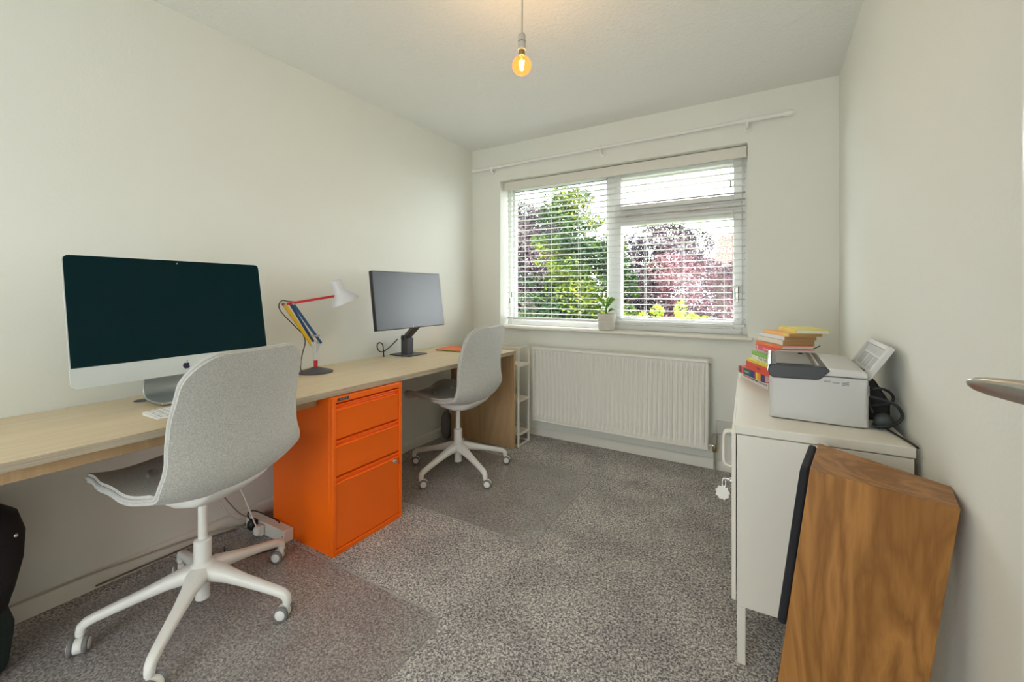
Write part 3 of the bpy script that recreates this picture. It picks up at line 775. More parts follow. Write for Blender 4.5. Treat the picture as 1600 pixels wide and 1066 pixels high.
mc = MB().tube(spline([(.075, 2.145, DZ+.112), (.06, 2.09, DZ+.065), (.05, 2.035, DZ+.035), (.045, 2.0, DZ+.048), (.05, 1.985, DZ+.085), (.055, 2.0, DZ+.10), (.06, 2.022, DZ+.085), (.065, 2.025, DZ+.045), (.07, 2.025, DZ+.002)], 8), .0035, 8)
mc.build('cable', M['blackrubber'], mo)

# ------------------------------------------------------------------ desk lamp
dl = thing('desk_lamp', 'articulated desk lamp with red, yellow and blue arms and pale shade', 'lamp', (.165, 1.455, DZ))
lx = .165
def L(y, z, dx=0): return Vector((lx+dx, y, z))
MB().lathe([(.088, 0), (.088, .006), (.08, .010), (.045, .020), (.014, .030), (.012, .032)], (lx, 1.455, DZ), 40).build('base', M['darkgrey'], dl)
MB().lathe([(.0105, 0), (.0105, .038)], (lx, 1.455, DZ+.030), 20).build('collar', M['red'], dl)
br = MB(); br.lathe([(.009, 0), (.014, .004), (.014, .030), (.011, .045), (.008, .05)], (lx, 1.455, DZ+.066), 20)
br.tube([L(1.452, DZ+.10), L(1.438, DZ+.145), L(1.430, DZ+.165)], .0065, 10); br.tube([L(1.458, DZ+.10), L(1.474, DZ+.14), L(1.478, DZ+.163)], .0065, 10)
br.lathe([(.009, -.012), (.009, .012)], L(1.431, DZ+.160), 14, (1, 0, 0)); br.lathe([(.009, -.012), (.009, .012)], L(1.478, DZ+.160), 14, (1, 0, 0))
br.build('pivot_bracket', M['lampwhite'], dl)
sp = MB()
for dx in (-.012, .012):
    hel = []
    for i in range(90):
        t_ = i/89; a = t_*2*PI*14; p_ = L(1.457, DZ+.105, dx).lerp(L(1.448, DZ+.175, dx), t_); hel.append(p_+Vector((math.cos(a)*.0035, math.sin(a)*.0035, 0)))
    sp.tube(hel, .0008, 5)
sp.build('spring', M['chrome'], dl)
E1 = L(1.277, 1.108); E2 = L(1.318, 1.108)
ya = MB(); a0, a1 = L(1.432, DZ+.155, -.0), E1
d_ = (a1-a0).normalized(); s_ = d_.cross(Vector((1, 0, 0)))
def bar(mb, p, q, w=.0065, t=.0045):
    d_ = (q-p).normalized(); s_ = d_.cross(Vector((1, 0, 0))).normalized(); X = Vector((1, 0, 0)); vs = []
    for r in (p, q):
        for a, b in ((-1, -1), (1, -1), (1, 1), (-1, 1)): vs.append(r+X*a*t+s_*b*w)
    return mb.add(vs, [(0,3,2,1),(4,5,6,7),(0,1,5,4),(1,2,6,5),(2,3,7,6),(3,0,4,7)])
bar(MB(), a0-d_*.005, a1, .0085, .005).build('yellow_bar', M['yellow'], dl, bevel=.0015, label='yellow lower arm bar')
for dx, yb, zb2 in ((-.012, 1.450, .166), (.012, 1.480, .158)):
    bar(MB(), L(yb, DZ+zb2, dx), E2+Vector((dx, 0, 0)), .0065, .0035).build('blue_bar', M['blue'], dl, bevel=.0012, label='blue lower arm bar')
ra = bar(MB(), L(1.268, 1.104), L(1.595, 1.148), .0065, .0045); ra.build('red_arm', M['red'], dl, bevel=.0015, label='red upper arm')
for p_ in (E1, E2, L(1.452, DZ+.20)): MB().lathe([(.006, -.016), (.006, .016)], p_, 12, (1, 0, 0)).build('joint', M['steel'], dl)
bar(MB(), L(1.415, DZ+.205, .016), L(1.47, DZ+.20, .016), .004, .001).build('cross_link', M['steel'], dl)
ax = (Vector((.03, .050, -.13))).normalized()
hp = L(1.600, 1.190)
KS = 1.25
shp = [(a*KS, b*.93) for a, b in [(.0245, 0), (.0255, .002), (.0265, .06), (.029, .075), (.038, .092), (.052, .112), (.060, .128), (.063, .145), (.0615, .145), (.058, .128), (.050, .113), (.036, .094), (.027, .078), (.0245, .06), (.0235, .004), (.001, .003)]]
MB().lathe(shp, L(1.578, 1.232), 40, tuple(ax)).build('shade', M['lampwhite'], dl, smooth=35)
MB().lathe([(.014, -.006), (.014, .006), (.006, .012)], L(1.598, 1.152), 20, (.5, -.85, .1)).build('shade_knob', M['steel'], dl)
MB().tube(spline([L(1.395, DZ+.012, -.02), L(1.38, DZ+.03, -.02), L(1.385, DZ+.10, -.015), L(1.40, DZ+.17, -.01), L(1.385, DZ+.215, -.008)], 8)+spline([L(1.30, 1.03, -.008), L(1.262, 1.075, -.008), L(1.256, 1.105, -.008), L(1.272, 1.125, -.008), L(1.31, 1.12, -.008), L(1.34, 1.118, -.006)], 6), .0026, 8).build('cable', M['blackrubber'], dl)

# ------------------------------------------------------------------ folders
def flat(name, pts, z0, z1, m, label, cat):
    o = MB().prism(pts, 'z', z0, z1).build(name, m, world='base', bevel=.0005); return tag(o, label, cat)
def rotrect(cx, cy, lx_, ly_, a):
    a = math.radians(a); return [(cx+x*math.cos(a)-y*math.sin(a), cy+x*math.sin(a)+y*math.cos(a)) for x, y in ((-lx_/2, -ly_/2), (lx_/2, -ly_/2), (lx_/2, ly_/2), (-lx_/2, ly_/2))]
flat('document_folder', rotrect(.355, 2.575, .31, .225, -2), DZ+.0003, DZ+.006, mat('green_card', (.06, .38, .04), .5), 'green card folder on the desk beneath the coral folder', 'folder')
flat('document_folder', rotrect(.285, 2.585, .31, .225, 12), DZ+.0063, DZ+.012, mat('coral_card', (.95, .19, .08), .5), 'coral red folder on the desk lying over the green folder', 'folder')

# ------------------------------------------------------------------ power strip and leads below the desk
ps = thing('extension_block', 'cream extension block on the carpet with plugs, beside the orange cabinet', 'extension lead', (.2, 1.155, .003))
PM = Matrix.Translation((.06, 1.150, .003)) @ Matrix.Rotation(math.radians(2), 4, 'Z')
MB().box(0, .305, -.004, .044, 0, .058, PM).build('housing', M['skirt'], ps, bevel=.003)
MB().lathe([(.0035, 0), (.0035, .001)], PM @ Vector((.292, -.004, .03)), 10, (0, -1, 0)).build('switch', M['red'], ps)
def plug(x, y, z, m, label, nm='plug'):
    o = MB().ball((0, 0, .0), .022, 10, (.9, .75, 1.15)).box(-.018, .018, .006, .016, -.022, .022).build(nm, m, world=True, smooth=50, bevel=.002)
    o.location = (x, y, z); o.rotation_euler = (0, 0, math.radians(0)); return tag(o, label, 'plug')
pb = thing('black_plug', 'black plug with curled lead pushed into the extension block', 'plug', (.155, 1.13, .03))
MB().ball((.150, 1.125, .048), .024, 10, (.9, .8, 1.1)).box(.132, .168, 1.128, 1.146, .02, .07).build('plug_body', M['black'], pb, bevel=.002)
MB().tube(spline([(.150, 1.12, .070), (.165, 1.10, .115), (.20, 1.11, .135), (.24, 1.15, .105), (.27, 1.185, .07), (.28, 1.20, .03)], 8), .003, 8).build('lead', M['blackrubber'], pb)
pw = thing('white_plug', 'white plug with lead hanging from the desk into the extension block', 'plug', (.20, 1.13, .03))
MB().ball((.205, 1.122, .036), .022, 10, (.95, .8, 1.1)).box(.187, .223, 1.126, 1.144, .012, .058).build('plug_body', M['plug_w'], pw, bevel=.002)
MB().tube(spline([(.205, 1.118, .058), (.195, 1.10, .12), (.18, 1.08, .20), (.15, 1.06, .28), (.12, 1.05, .40), (.10, 1.04, .62), (.10, 1.04, .70)], 8), .0032, 8).build('lead', M['plug_w'], pw)
tag(MB().tube(spline([(.06, 1.0, .70), (.055, 1.0, .5), (.06, 1.01, .28), (.05, 1.05, .14), (.05, 1.10, .06), (.055, 1.13, .045)], 8), .0032, 8).build('white_cable', M['plug_w'], world='base'), 'white cable hanging behind the nearer chair, leftmost of the leads there', 'cable')
tag(MB().tube(spline([(.03, .92, .47), (.045, .98, .33), (.07, 1.04, .2), (.085, 1.10, .10), (.09, 1.14, .062)], 8), .0032, 8).build('grey_cable', mat('grey_lead', (.30, .28, .25), .6), world='base'), 'grey slack cable slanting down the wall to the extension block', 'cable')
tag(MB().tube(spline([(.16, 1.0, .008), (.22, .98, .007), (.30, 1.0, .007), (.36, 1.08, .008), (.38, 1.13, .008)], 8), .003, 8).build('black_cable', M['blackrubber'], world='base'), 'black cable curled on the mat behind the nearer chair leg', 'cable')
tag(MB().tube(spline([(.0195, .25, .075), (.0205, .45, .072), (.021, .60, .069), (.026, .72, .060), (.028, .85, .050), (.030, 1.0, .035), (.05, 1.12, .02)], 8), .0042, 8).build('skirting_cable', mat('cream_lead', (.46, .43, .36), .6), world='base'), 'cream cable running along the top of the left skirting board', 'cable')
tag(MB().tube(spline([(.030, .60, .02), (.034, .80, .018), (.036, 1.0, .016), (.06, 1.10, .010)], 8), .004, 8).build('skirting_cable', mat('brown_lead', (.16, .13, .10), .6), world='base'), 'brown cable lying on the carpet edge against the left skirting', 'cable')
tr = thing('storage_pouch', 'grey rounded pouch standing by the desk end panel behind the farther chair', 'bag', (.10, 2.64, 0))
MB().ball((.10, 2.64, .118), .115, 12, (.42, .36, 1.0)).build('pouch_body', mat('grey_pouch', (.22, .22, .23), .7), tr, smooth=60)
MB().tube([(.10, 2.64, .225), (.10, 2.65, .26), (.10, 2.66, .225)], .004, 8).build('strap', M['darkgrey'], tr)

# ------------------------------------------------------------------ backpack at the left edge
bp_ = thing('backpack', 'black backpack standing under the desk at the left edge', 'bag', (.19, .19, 0))
rings = [(.0, .150, .09), (.02, .165, .105), (.12, .168, .11), (.19, .150, .105), (.25, .168, .115), (.33, .196, .12), (.40, .196, .118), (.47, .172, .10), (.51, .13, .085), (.53, .08, .06)]
s_ = MB(); vs = []; n = 28
for zz, hw_, hd_ in rings:
    for j in range(n):
        a = 2*PI*j/n; ca, sa = math.cos(a), math.sin(a)
        wob = 1+.04*math.sin(3*a+zz*20)
        vs.append((.215+hd_*math.copysign(abs(ca)**.7, ca)*wob, .185+hw_*math.copysign(abs(sa)**.7, sa)*wob, zz+.001))
k = len(rings)
s_.add(vs, [(i*n+j, i*n+(j+1) % n, (i+1)*n+(j+1) % n, (i+1)*n+j) for i in range(k-1) for j in range(n)]+[tuple(range(n))[::-1], tuple((k-1)*n+j for j in range(n))])
s_.mi = 0
s_.m = [1 if all(s_.v[i].z < .20 for i in f_) else 0 for f_ in s_.f]
s_.build('pack_body', [M['bag'], M['bagteal']], bp_, smooth=60)
MB().tube(spline([(.215, .24, .50), (.215, .26, .555), (.215, .20, .58), (.215, .15, .555), (.215, .15, .51)], 6), .011, 10).build('grab_handle', M['bag'], bp_)
MB().tube(spline([(.30, .24, .47), (.325, .27, .36), (.32, .29, .22), (.30, .26, .10)], 6), .013, 10).build('shoulder_strap', M['bag'], bp_)
MB().ball((.300, .345, .42), .006, 6).build('zip_pull', M['chrome'], bp_)

# ------------------------------------------------------------------ pendant bulb
pl = thing('pendant_light', 'bare glowing amber globe bulb on a white pendant cord', 'light', (1.446, 1.477, RZ))
bx, by = 1.446, 1.477
MB().tube([(bx, by, 2.185), (bx+.002, by, 2.30), (bx, by, RZ)], .0032, 10).build('cord', mat('pendant_cord', (.50, .46, .40), .6), pl)
MB().lathe([(.001, .0), (.05, -.001), (.05, -.02), (.03, -.03), (.006, -.034)][::-1], (bx, by, RZ), 30).build('ceiling_rose', M['white_plastic'], pl)
hld = MB(); hld.lathe([(.0145, 2.128), (.0150, 2.132), (.0150, 2.158), (.0140, 2.160)], (bx, by, 0), 28)
hld.lathe([(.0138, 2.160), (.0145, 2.162), (.0140, 2.186), (.010, 2.192), (.004, 2.193)], (bx, by, 0), 28); hld.build('lamp_holder', mat('holder_plastic', (.50, .49, .45), .45), pl)
MB().lathe([(.0152, 2.1585), (.0152, 2.1615)], (bx, by, 0), 28).build('holder_ring', M['darkgrey'], pl)
MB().lathe([(.011, 2.106), (.0125, 2.112), (.0130, 2.126), (.0125, 2.130)], (bx, by, 0), 24).build('bulb_cap', M['brass'], pl)
R0 = .0385; zc = 2.066; gb = [(.001, zc-R0)]
for i in range(1, 22):
    a = PI*i/24; gb.append((R0*math.sin(a), zc-R0*math.cos(a)))
gb += [(.0125, zc+R0+.001), (.0115, 2.112)]
blb = MB().lathe(gb, (bx, by, 0), 36).build('bulb_glass', M['bulbglass'], pl, smooth=60)
fl = MB()
for k in range(4):
    a = k*PI/2+.4; fl.tube([(bx+math.cos(a)*.005, by+math.sin(a)*.005, zc-.018), (bx+math.cos(a)*.009, by+math.sin(a)*.009, zc+.020)], .0016, 6)
fl.build('filament', M['filament'], pl)
MB().lathe([(.005, 0), (.004, .020), (.002, .026)], (bx, by, 2.084), 12).build('stem', mat('amber_stem', (.8, .45, .15), .3), pl)

# ------------------------------------------------------------------ white cabinet on the right
YAW = .04
cb_loc = Vector((2.196, 1.521, 0))
cab = thing('metal_cabinet', 'long cream metal cabinet on legs against the right wall', 'cabinet', cb_loc, YAW)
CD, CL, CT = .428, 1.19, .752
MB().box(-.003, CD, -.003, CL, CT-.028, CT).build('top', M['white_metal'], cab, world=False, bevel=.0025)
bd = MB(); bd.box(.004, CD-.003, 0, CL-.004, .182, CT-.031); bd.build('body', M['white_metal'], cab, world=False, bevel=.002)
for i, (y0, y1) in enumerate(((.012, CL/2-.002), (CL/2+.002, CL-.014))):
    d = MB().box(-.012, .001, y0, y1, .19, CT-.036).build('door', M['white_metal'], cab, world=False, bevel=.002)
    yh = .055 if i == 0 else CL-.055
    for dy in ((0, .018) if i == 0 else ()):
        MB().tube(spline([(-.010, yh+dy, .742-.03), (-.030, yh+dy, .738-.03), (-.036, yh+dy, .722-.03), (-.037, yh+dy, .66), (-.036, yh+dy, .618), (-.030, yh+dy, .602), (-.010, yh+dy, .598)], 5), .0042, 10).build('handle', M['white_metal'], d, world=False)
    if i == 0:
        l = MB().lathe([(.009, 0), (.009, .006), (.005, .008)], (-.012, .07, .545), 14, (-1, 0, 0)); l.box(-.034, -.019, .069, .071, .541, .549)
        l.build('lock', M['chrome'], d, world=False)
        MB().tube([(-.036+.009*math.cos(2*PI*k/16)*.6, .07+.004*math.sin(2*PI*k/16), .533+.013*math.sin(2*PI*k/16)) for k in range(16)], .0009, 6, closed=True).build('key_ring', M['chrome'], d, world=False)
        tg = []; 
        for k in range(36):
            a = 2*PI*k/36; rr = .020+(.003 if k % 4 < 2 else 0); tg.append((-.040+rr*math.cos(a)*.95, .500+rr*math.sin(a)*1.05))
        MB().prism(tg, 'y', .068, .0715).build('key_tag', M['pages'], d, world=False)
for x in (.004, CD-.028):
    for y in (.001, CL-.03):
        MB().box(x, x+.024, y, y+.024, 0.001, .182).build('leg', M['white_metal'], cab, world=False, bevel=.002)

# ------------------------------------------------------------------ printer
pr = thing('printer', 'light grey laser printer with charcoal front lid on the cream cabinet', 'printer', (2.41, 1.82, CT))
QX0, QX1, QY0, QY1 = 2.287, 2.546, 1.664, 2.045
zb, zs_, zt = CT+.003, .902, .931
bdy = MB(); bdy.prism(rrect(QX0, QX1, QY0, QY1, .014, 5), 'z', zb, zs_); bdy.build('body', M['printer'], pr, bevel=.004, seg=3)
MB().box(QX0+.02, QX1-.02, QY0+.02, QY1-.02, CT, zb+.002).build('foot', M['darkgrey'], pr)
lid = MB(); lid.prism([(2.425, zs_+.002), (QX1-.001, zs_+.002), (QX1-.001, zt-.012), (QX1-.012, zt-.004), (2.445, zt)], 'y', QY0+.0005, QY1); lid.build('top_cover', M['printer_top'], pr, bevel=.006, seg=3)
fl_ = MB(); fl_.prism([(QX0-.001, zs_-.008), (QX0-.004, zs_+.010), (QX0+.002, zt-.004), (QX0+.014, zt), (2.440, zt+.0015), (2.452, zt-.010), (2.425, zs_-.010), (2.415, zs_-.013), (QX0+.012, zs_-.016)], 'y', QY0-.003, QY1-.01); fl_.build('front_lid', M['printer_dark'], pr, bevel=.004, seg=3)
MB().add([(QX0+.020, QY0+.020, zt+.002), (2.405, QY0+.020, zt+.0032), (2.405, QY1-.03, zt+.0032), (QX0+.020, QY1-.03, zt+.002)], [(0, 1, 2, 3)]).build('lid_panel', M['printer_mid'], pr, smooth=0)
MB().box(2.418, 2.424, QY0+.02, QY1-.03, zt+.0005, zt+.004).build('lid_stripe', M['silver'], pr)
MB().prism([(QX0-.004, zs_), (QX0-.007, zs_+.012), (QX0-.003, zt), (QX0+.006, zt+.004), (QX0+.006, zt), (QX0, zt-.004)], 'y', QY0, QY1-.01).build('front_trim', M['silver'], pr, bevel=.001)
MB().ball((2.388, QY1-.09, zt+.004), .009, 8, (1, 1, .5)).build('power_button', M['black'], pr)
mk = MB()
for x0_, x1_, z0_, z1_, r in ((2.435, 2.452, .886, .891, 1), (2.456, 2.474, .884, .889, 1), (2.480, 2.498, .879, .892, 4)):
    for q in range(r*1+ (1 if r == 1 else 0)):
        h = (z1_-z0_)/(2*(r+ (1 if r == 1 else 0))); mk.box(x0_, x1_, QY0-.0004, QY0+.0002, z0_+2*q*h, z0_+2*q*h+h)
mk.build('printed_marks', M['print_mark'], pr, smooth=0)
MB().box(QX1-.003, QX1+.0006, QY0+.0, QY0+.004, .855, .885).build('side_vent', M['printer_mid'], pr)
# raised rear paper tray
RT = Matrix.Translation((QX1-.006, QY0, .900)) @ Matrix.Rotation(math.radians(31), 4, 'Y')
tr_ = MB(); yw0, yw1 = .045, .360
tr_.box(.0, .016, yw0, yw0+.016, 0, .120, RT); tr_.box(.0, .016, yw1-.016, yw1, 0, .120, RT); tr_.box(0, .016, yw0+.016, yw1-.016, .104, .120, RT); tr_.box(.008, .016, yw0+.016, yw1-.016, 0, .104, RT)
to = tr_.build('paper_tray', M['printer_top'], pr, bevel=.002)
tp_ = MB()
for k in range(3):
    y0_ = yw0+.035+k*.087; tp_.box(.0066, .0081, y0_, y0_+.068, .028, .072, RT)
tp_.build('tray_patch', M['windowgrey'], to, smooth=0)
MB().box(.0068, .0081, yw0+.018, yw1-.018, .078, .100, RT).build('tray_lip', mat('tray_lip_grey', (.50, .51, .51), .6), to, smooth=0)

ad_ = thing('dark_wedge', 'black tapered solid standing behind the printer by the wall', 'wedge', (2.59, 1.80, CT))  # plain black solid filling the dark triangle between printer and wall
MB().prism([(2.552, CT), (2.620, CT), (2.620, CT+.06), (2.585, CT+.125), (2.552, CT+.165)], 'y', 1.80, 1.87).build('wedge_body', M['black'], ad_, bevel=.006)
pc = thing('coiled_cable', 'thick dark looped power cord with plug lying behind the printer', 'cable', (2.58, 1.73, CT))
MB().tube(spline([(2.546, 1.73, CT+.10), (2.572, 1.72, CT+.118), (2.600, 1.73, CT+.112), (2.616, 1.74, CT+.090), (2.606, 1.74, CT+.072), (2.57, 1.74, CT+.060), (2.548, 1.74, CT+.052)], 8), .0042, 10).build('upper_loop', M['blackrubber'], pc)
MB().tube(spline([(2.546, 1.69, CT+.098), (2.575, 1.69, CT+.092), (2.610, 1.69, CT+.080), (2.626, 1.69, CT+.052), (2.618, 1.69, CT+.028), (2.590, 1.68, CT+.014), (2.555, 1.68, CT+.010)], 8), .0045, 10).build('lower_loop', M['blackrubber'], pc)
MB().tube(spline([(2.553, 1.72, CT+.10), (2.552, 1.715, CT+.07), (2.562, 1.705, CT+.045)], 6), .0042, 10).build('strand', M['blackrubber'], pc)
MB().ball((2.584, 1.695, CT+.026), .024, 10, (1.05, .8, 1.0)).box(2.560, 2.575, 1.68, 1.71, CT+.004, CT+.016).build('plug', mat('dark_slate_plug', (.035, .045, .045), .5), pc, bevel=.003)
MB().tube(spline([(2.590, 1.68, CT+.006), (2.605, 1.62, CT+.005), (2.620, 1.56, CT+.004), (2.625, 1.53, CT+.003)], 6), .003, 8).build('thin_lead', M['black'], pc)

# ------------------------------------------------------------------ books
u_sp = Vector((-.41, .912, 0)).normalized()      # along a spine, near end to far end
def book(cn, zb_, th, ln, wd, cover, pages, rot, label, spine_marks=(), hard=True, nm='book'):
    """cn = near corner of the spine (x,y)"""
    a = math.atan2(u_sp.y, u_sp.x)+math.radians(rot)
    t = thing(nm, label, 'book', (cn[0], cn[1], zb_), a, 'stack of books on the cream cabinet')
    ct = .0022 if hard else .0008; ov = .003 if hard else 0
    c = MB()     # local: x along spine, -y = towards fore edge
    c.box(0, ln, -wd, 0, 0, ct); c.box(0, ln, -wd, 0, th-ct, th); c.box(0, ln, -ct, 0, ct, th-ct)
    c.build('cover', cover, t, world=False, bevel=.0006)
    MB().box(ov, ln-ov, -wd+ov, -ct, ct, th-ct).build('pages', pages, t, world=False, smooth=0)
    for x0, x1, z0, z1, m in spine_marks:
        MB().box(x0*ln, x1*ln, -.0002, .0003, z0*th, z1*th).build('spine_print', m, t, world=False, smooth=0)
    return t
def cm(n, c, r=.45): return mat(n, c, r)
bw = cm('book_white', (.80, .80, .78)); bk = cm('book_black', (.02, .02, .025)); brd = cm('book_red', (.75, .07, .03)); by_ = cm('book_yellow', (.82, .78, .06))
bg = cm('book_green', (.26, .56, .08)); bpk = cm('book_pink', (.85, .07, .12)); bo = cm('book_orange', (.85, .22, .05)); bcr = cm('book_cream', (.80, .76, .62))
bam = cm('book_amber', (.88, .45, .12)); bye = cm('book_lemon', (.80, .68, .10)); bnv = cm('book_navy', (.03, .05, .25)); btl = cm('book_teal', (.02, .12, .10)); bor = cm('book_tangerine', (.9, .35, .03))
def near_of(far, ln, rot=0):
    a = math.atan2(u_sp.y, u_sp.x)+math.radians(rot); return (far[0]-ln*math.cos(a), far[1]-ln*math.sin(a))
z = CT+.0005
def sm(th_): global z; a = z; z += th_+.0004; return a
book(near_of((2.168, 2.375), .28), sm(.030), .030, .28, .21, bw, M['pages'], 0, 'large white book at the very bottom of the book stack',
     [(.62, .93, .45, .62, brd), (.35, .60, .45, .62, bk), (.10, .34, .42, .6, M['windowgrey']), (.04, .08, .4, .7, M['windowgrey'])])
book(near_of((2.163, 2.345), .26), sm(.032), .032, .26, .20, brd, M['pages'], 1, 'thick book with multicoloured patchwork spine, second from the bottom',
     [(.90, .93, 0, 1, bk), (.86, .90, 0, 1, btl), (.78, .86, 0, 1, bpk), (.50, .78, 0, 1, btl), (.56, .76, .4, .55, bw), (.34, .50, 0, 1, bnv), (.30, .36, .3, .8, bpk), (.24, .30, 0, 1, by_), (.13, .24, 0, 1, bor), (.09, .13, 0, 1, bk), (0, .09, 0, 1, bnv)])
t_red = book(near_of((2.190, 2.285), .235), sm(.033), .033, .235, .16, brd, M['pages'], -1, 'thick red book in the stack, between the yellow and multicoloured spines', [])
t_yel = book(near_of((2.200, 2.275), .235), sm(.015), .015, .235, .16, by_, M['pages'], 0, 'thin bright yellow book under the green book in the stack', [(.5, .95, .3, .55, bam)])
t_grn = book(near_of((2.210, 2.265), .235), sm(.034), .034, .235, .16, bg, M['pages'], -2, 'green and white book in the stack above the thin yellow one', [(0, 1, 0, .52, bw)])
z += .0; sm_w = sm(.010)
book(near_of((2.238, 2.262), .20), sm_w, .010, .20, .15, cm('book_lilac', (.60, .58, .66)), M['pages'], 0, 'slim pale lilac book just under the pink book', [], False)
t_pnk = book(near_of((2.224, 2.265), .215), sm(.022), .022, .215, .14, bpk, M['pages'], -3, 'pink book with white lettering in the middle of the stack', [(.06, .10, .15, .8, bcr), (.90, .95, .1, .85, bcr)], False)
book(near_of((2.246, 2.272), .205), sm(.0165), .0165, .205, .132, bo, M['pages'], 4, 'orange hardback with white pages and a black ribbon marker', [(.35, .6, .4, .6, bam)])
rb = bpy.data.objects['book.007'] if 'book.007' in bpy.data.objects else None
book(near_of((2.257, 2.272), .190), sm(.0205), .0205, .190, .128, bcr, M['tanpages'], 5, 'cream spined paperback with tan pages, directly on the orange hardback', [(.1, .9, .0, .10, M['windowgrey'])], False)
book(near_of((2.258, 2.274), .200), sm(.0165), .0165, .200, .128, bw, M['tanpages'], 4, 'plain white spined paperback with tan pages, third from the top', [(.05, .95, .0, .10, M['windowgrey'])], False)
book(near_of((2.272, 2.268), .205), sm(.013), .013, .205, .130, bam, M['tanpages'], 3, 'amber spined paperback second from the top of the stack', [(.02, .2, .1, .9, bye)], False)
ty = book(near_of((2.305, 2.262), .185), sm(.0155), .0155, .185, .120, bye, M['pages'], -6, 'lemon yellow hardback lying on top of the book stack', [(.35, .9, .35, .6, bam)])
def spine_text(t, body, size, xf, zf, m, ln, th_):
    # lettering on the spine, baseline runs near-to-far reversed so it reads left to right
    mx_ = Matrix(((-1, 0, 0, 0), (0, 0, 1, 0), (0, 1, 0, 0), (0, 0, 0, 1)))
    o = text_mesh('spine_lettering', body, size, Matrix.Identity(4), m, t, .0002)
    o.data.transform(Matrix.Translation(worldloc(t)))
    o.data.transform(Matrix.Translation((xf*ln, .0005, zf*th_)) @ mx_)
    return o
spine_text(t_grn, 'Pack Perfect', .021, .45, .30, cm('letter_grey', (.16, .16, .2)), .235, .034)
spine_text(t_red, 'PILOT', .013, .42, .5, bk, .235, .033)
spine_text(t_yel, 'LITTLE', .012, .25, .45, bam, .235, .015)
spine_text(t_pnk, 'Saturday', .018, .45, .48, bcr, .215, .022)
# ribbon on the orange hardback
for o in bpy.data.objects:
    if o.get('label', '').startswith('orange hardback'):
        MB().tube(spline([(.010, -.118, .003), (.004, -.130, .004), (-.003, -.142, .012), (-.006, -.150, .018)], 4), .0018, 6).build('ribbon', bk, o, world=False)

# ------------------------------------------------------------------ plant pot on the sill
pp = thing('potted_plant', 'small variegated leafy plant in a ribbed stone coloured pot on the sill', 'plant', (1.240, 3.125, .880))
px_, py_ = 1.240, 3.125
MB().box(0, 0, 0, 0, 0, 0)
prof = [(.052, 0), (.056, .003)]
for i in range(13):
    zz = .008+i*.0090; prof += [(.0585+.0075*zz/.12, zz), (.0605+.0075*zz/.12, zz+.0030), (.0605+.0075*zz/.12, zz+.0055)]
prof += [(.069, .1265), (.066, .128), (.062, .125), (.060, .105)]
MB().lathe(prof, (px_, py_, .8805), 48).build('pot', M['pot'], pp, smooth=50)
MB().lathe([(.001, .108), (.0605, .106), (.0605, .09)], (px_, py_, .8805), 30).build('soil', M['soil'], pp)
zs0 = .985
def leaf(base, tip, w, droop=.3, tw=0):
    base = Vector(base); tip = Vector(tip); n_ = 12; d_ = tip-base; side = d_.cross(Vector((0, 0, 1))); 
    if side.length < 1e-4: side = Vector((1, 0, 0))
    side.normalize(); side = (side*math.cos(tw)+Vector((0, 0, 1))*math.sin(tw)).normalized()
    vs = []; L_ = d_.length
    for i in range(n_+1):
        t_ = i/n_; p_ = base+d_*t_; p_.z += math.sin(PI*t_)*L_*droop*.5-(t_**3)*L_*droop*.25
        ww = w*(math.sin(PI*min(1, t_**.75))**.85)*(1-.15*t_)+.0004
        up_ = Vector((0, 0, 1))*ww*.25
        vs += [p_-side*ww+up_, p_, p_+side*ww+up_]
    fs = []
    for i in range(n_): a = i*3; fs += [(a, a+1, a+4, a+3), (a+1, a+2, a+5, a+4)]
    return vs, fs
leaves = [((px_-.006, py_, zs0+.07), (px_-.115, py_-.01, zs0+.175), .022, .2, .9), ((px_+.004, py_, zs0+.07), (px_+.075, py_-.02, zs0+.135), .024, .35, 1.1),
          ((px_, py_-.01, zs0+.055), (px_+.040, py_-.055, zs0+.115), .020, .3, 1.2), ((px_+.01, py_, zs0+.03), (px_+.095, py_-.025, zs0+.035), .017, .5, .5),
          ((px_-.01, py_, zs0+.05), (px_-.07, py_-.04, zs0+.085), .017, .4, .4), ((px_-.004, py_, zs0+.07), (px_-.03, py_-.01, zs0+.13), .014, .3, .8),
          ((px_-.01, py_, zs0+.03), (px_-.065, py_-.03, zs0+.035), .014, .5, .2), ((px_, py_+.005, zs0+.08), (px_+.02, py_+.0, zs0+.15), .013, .3, 1.0)]
for b_, t_, w_, dr_, tw_ in leaves:
    vs, fs = leaf(b_, t_, w_, dr_, tw_); o = MB().add(vs, fs).build('leaf', M['leaf_plant'], pp, smooth=70)
    so_ = o.modifiers.new('s', 'SOLIDIFY'); so_.thickness = .0006
    MB().tube([(px_, py_, zs0-.01), ((px_+b_[0])/2, py_, (zs0+b_[2])/2), b_], [.004, .0035, .002], 8).build('stem', mat('plant_stem', (.10, .28, .06), .5), pp)

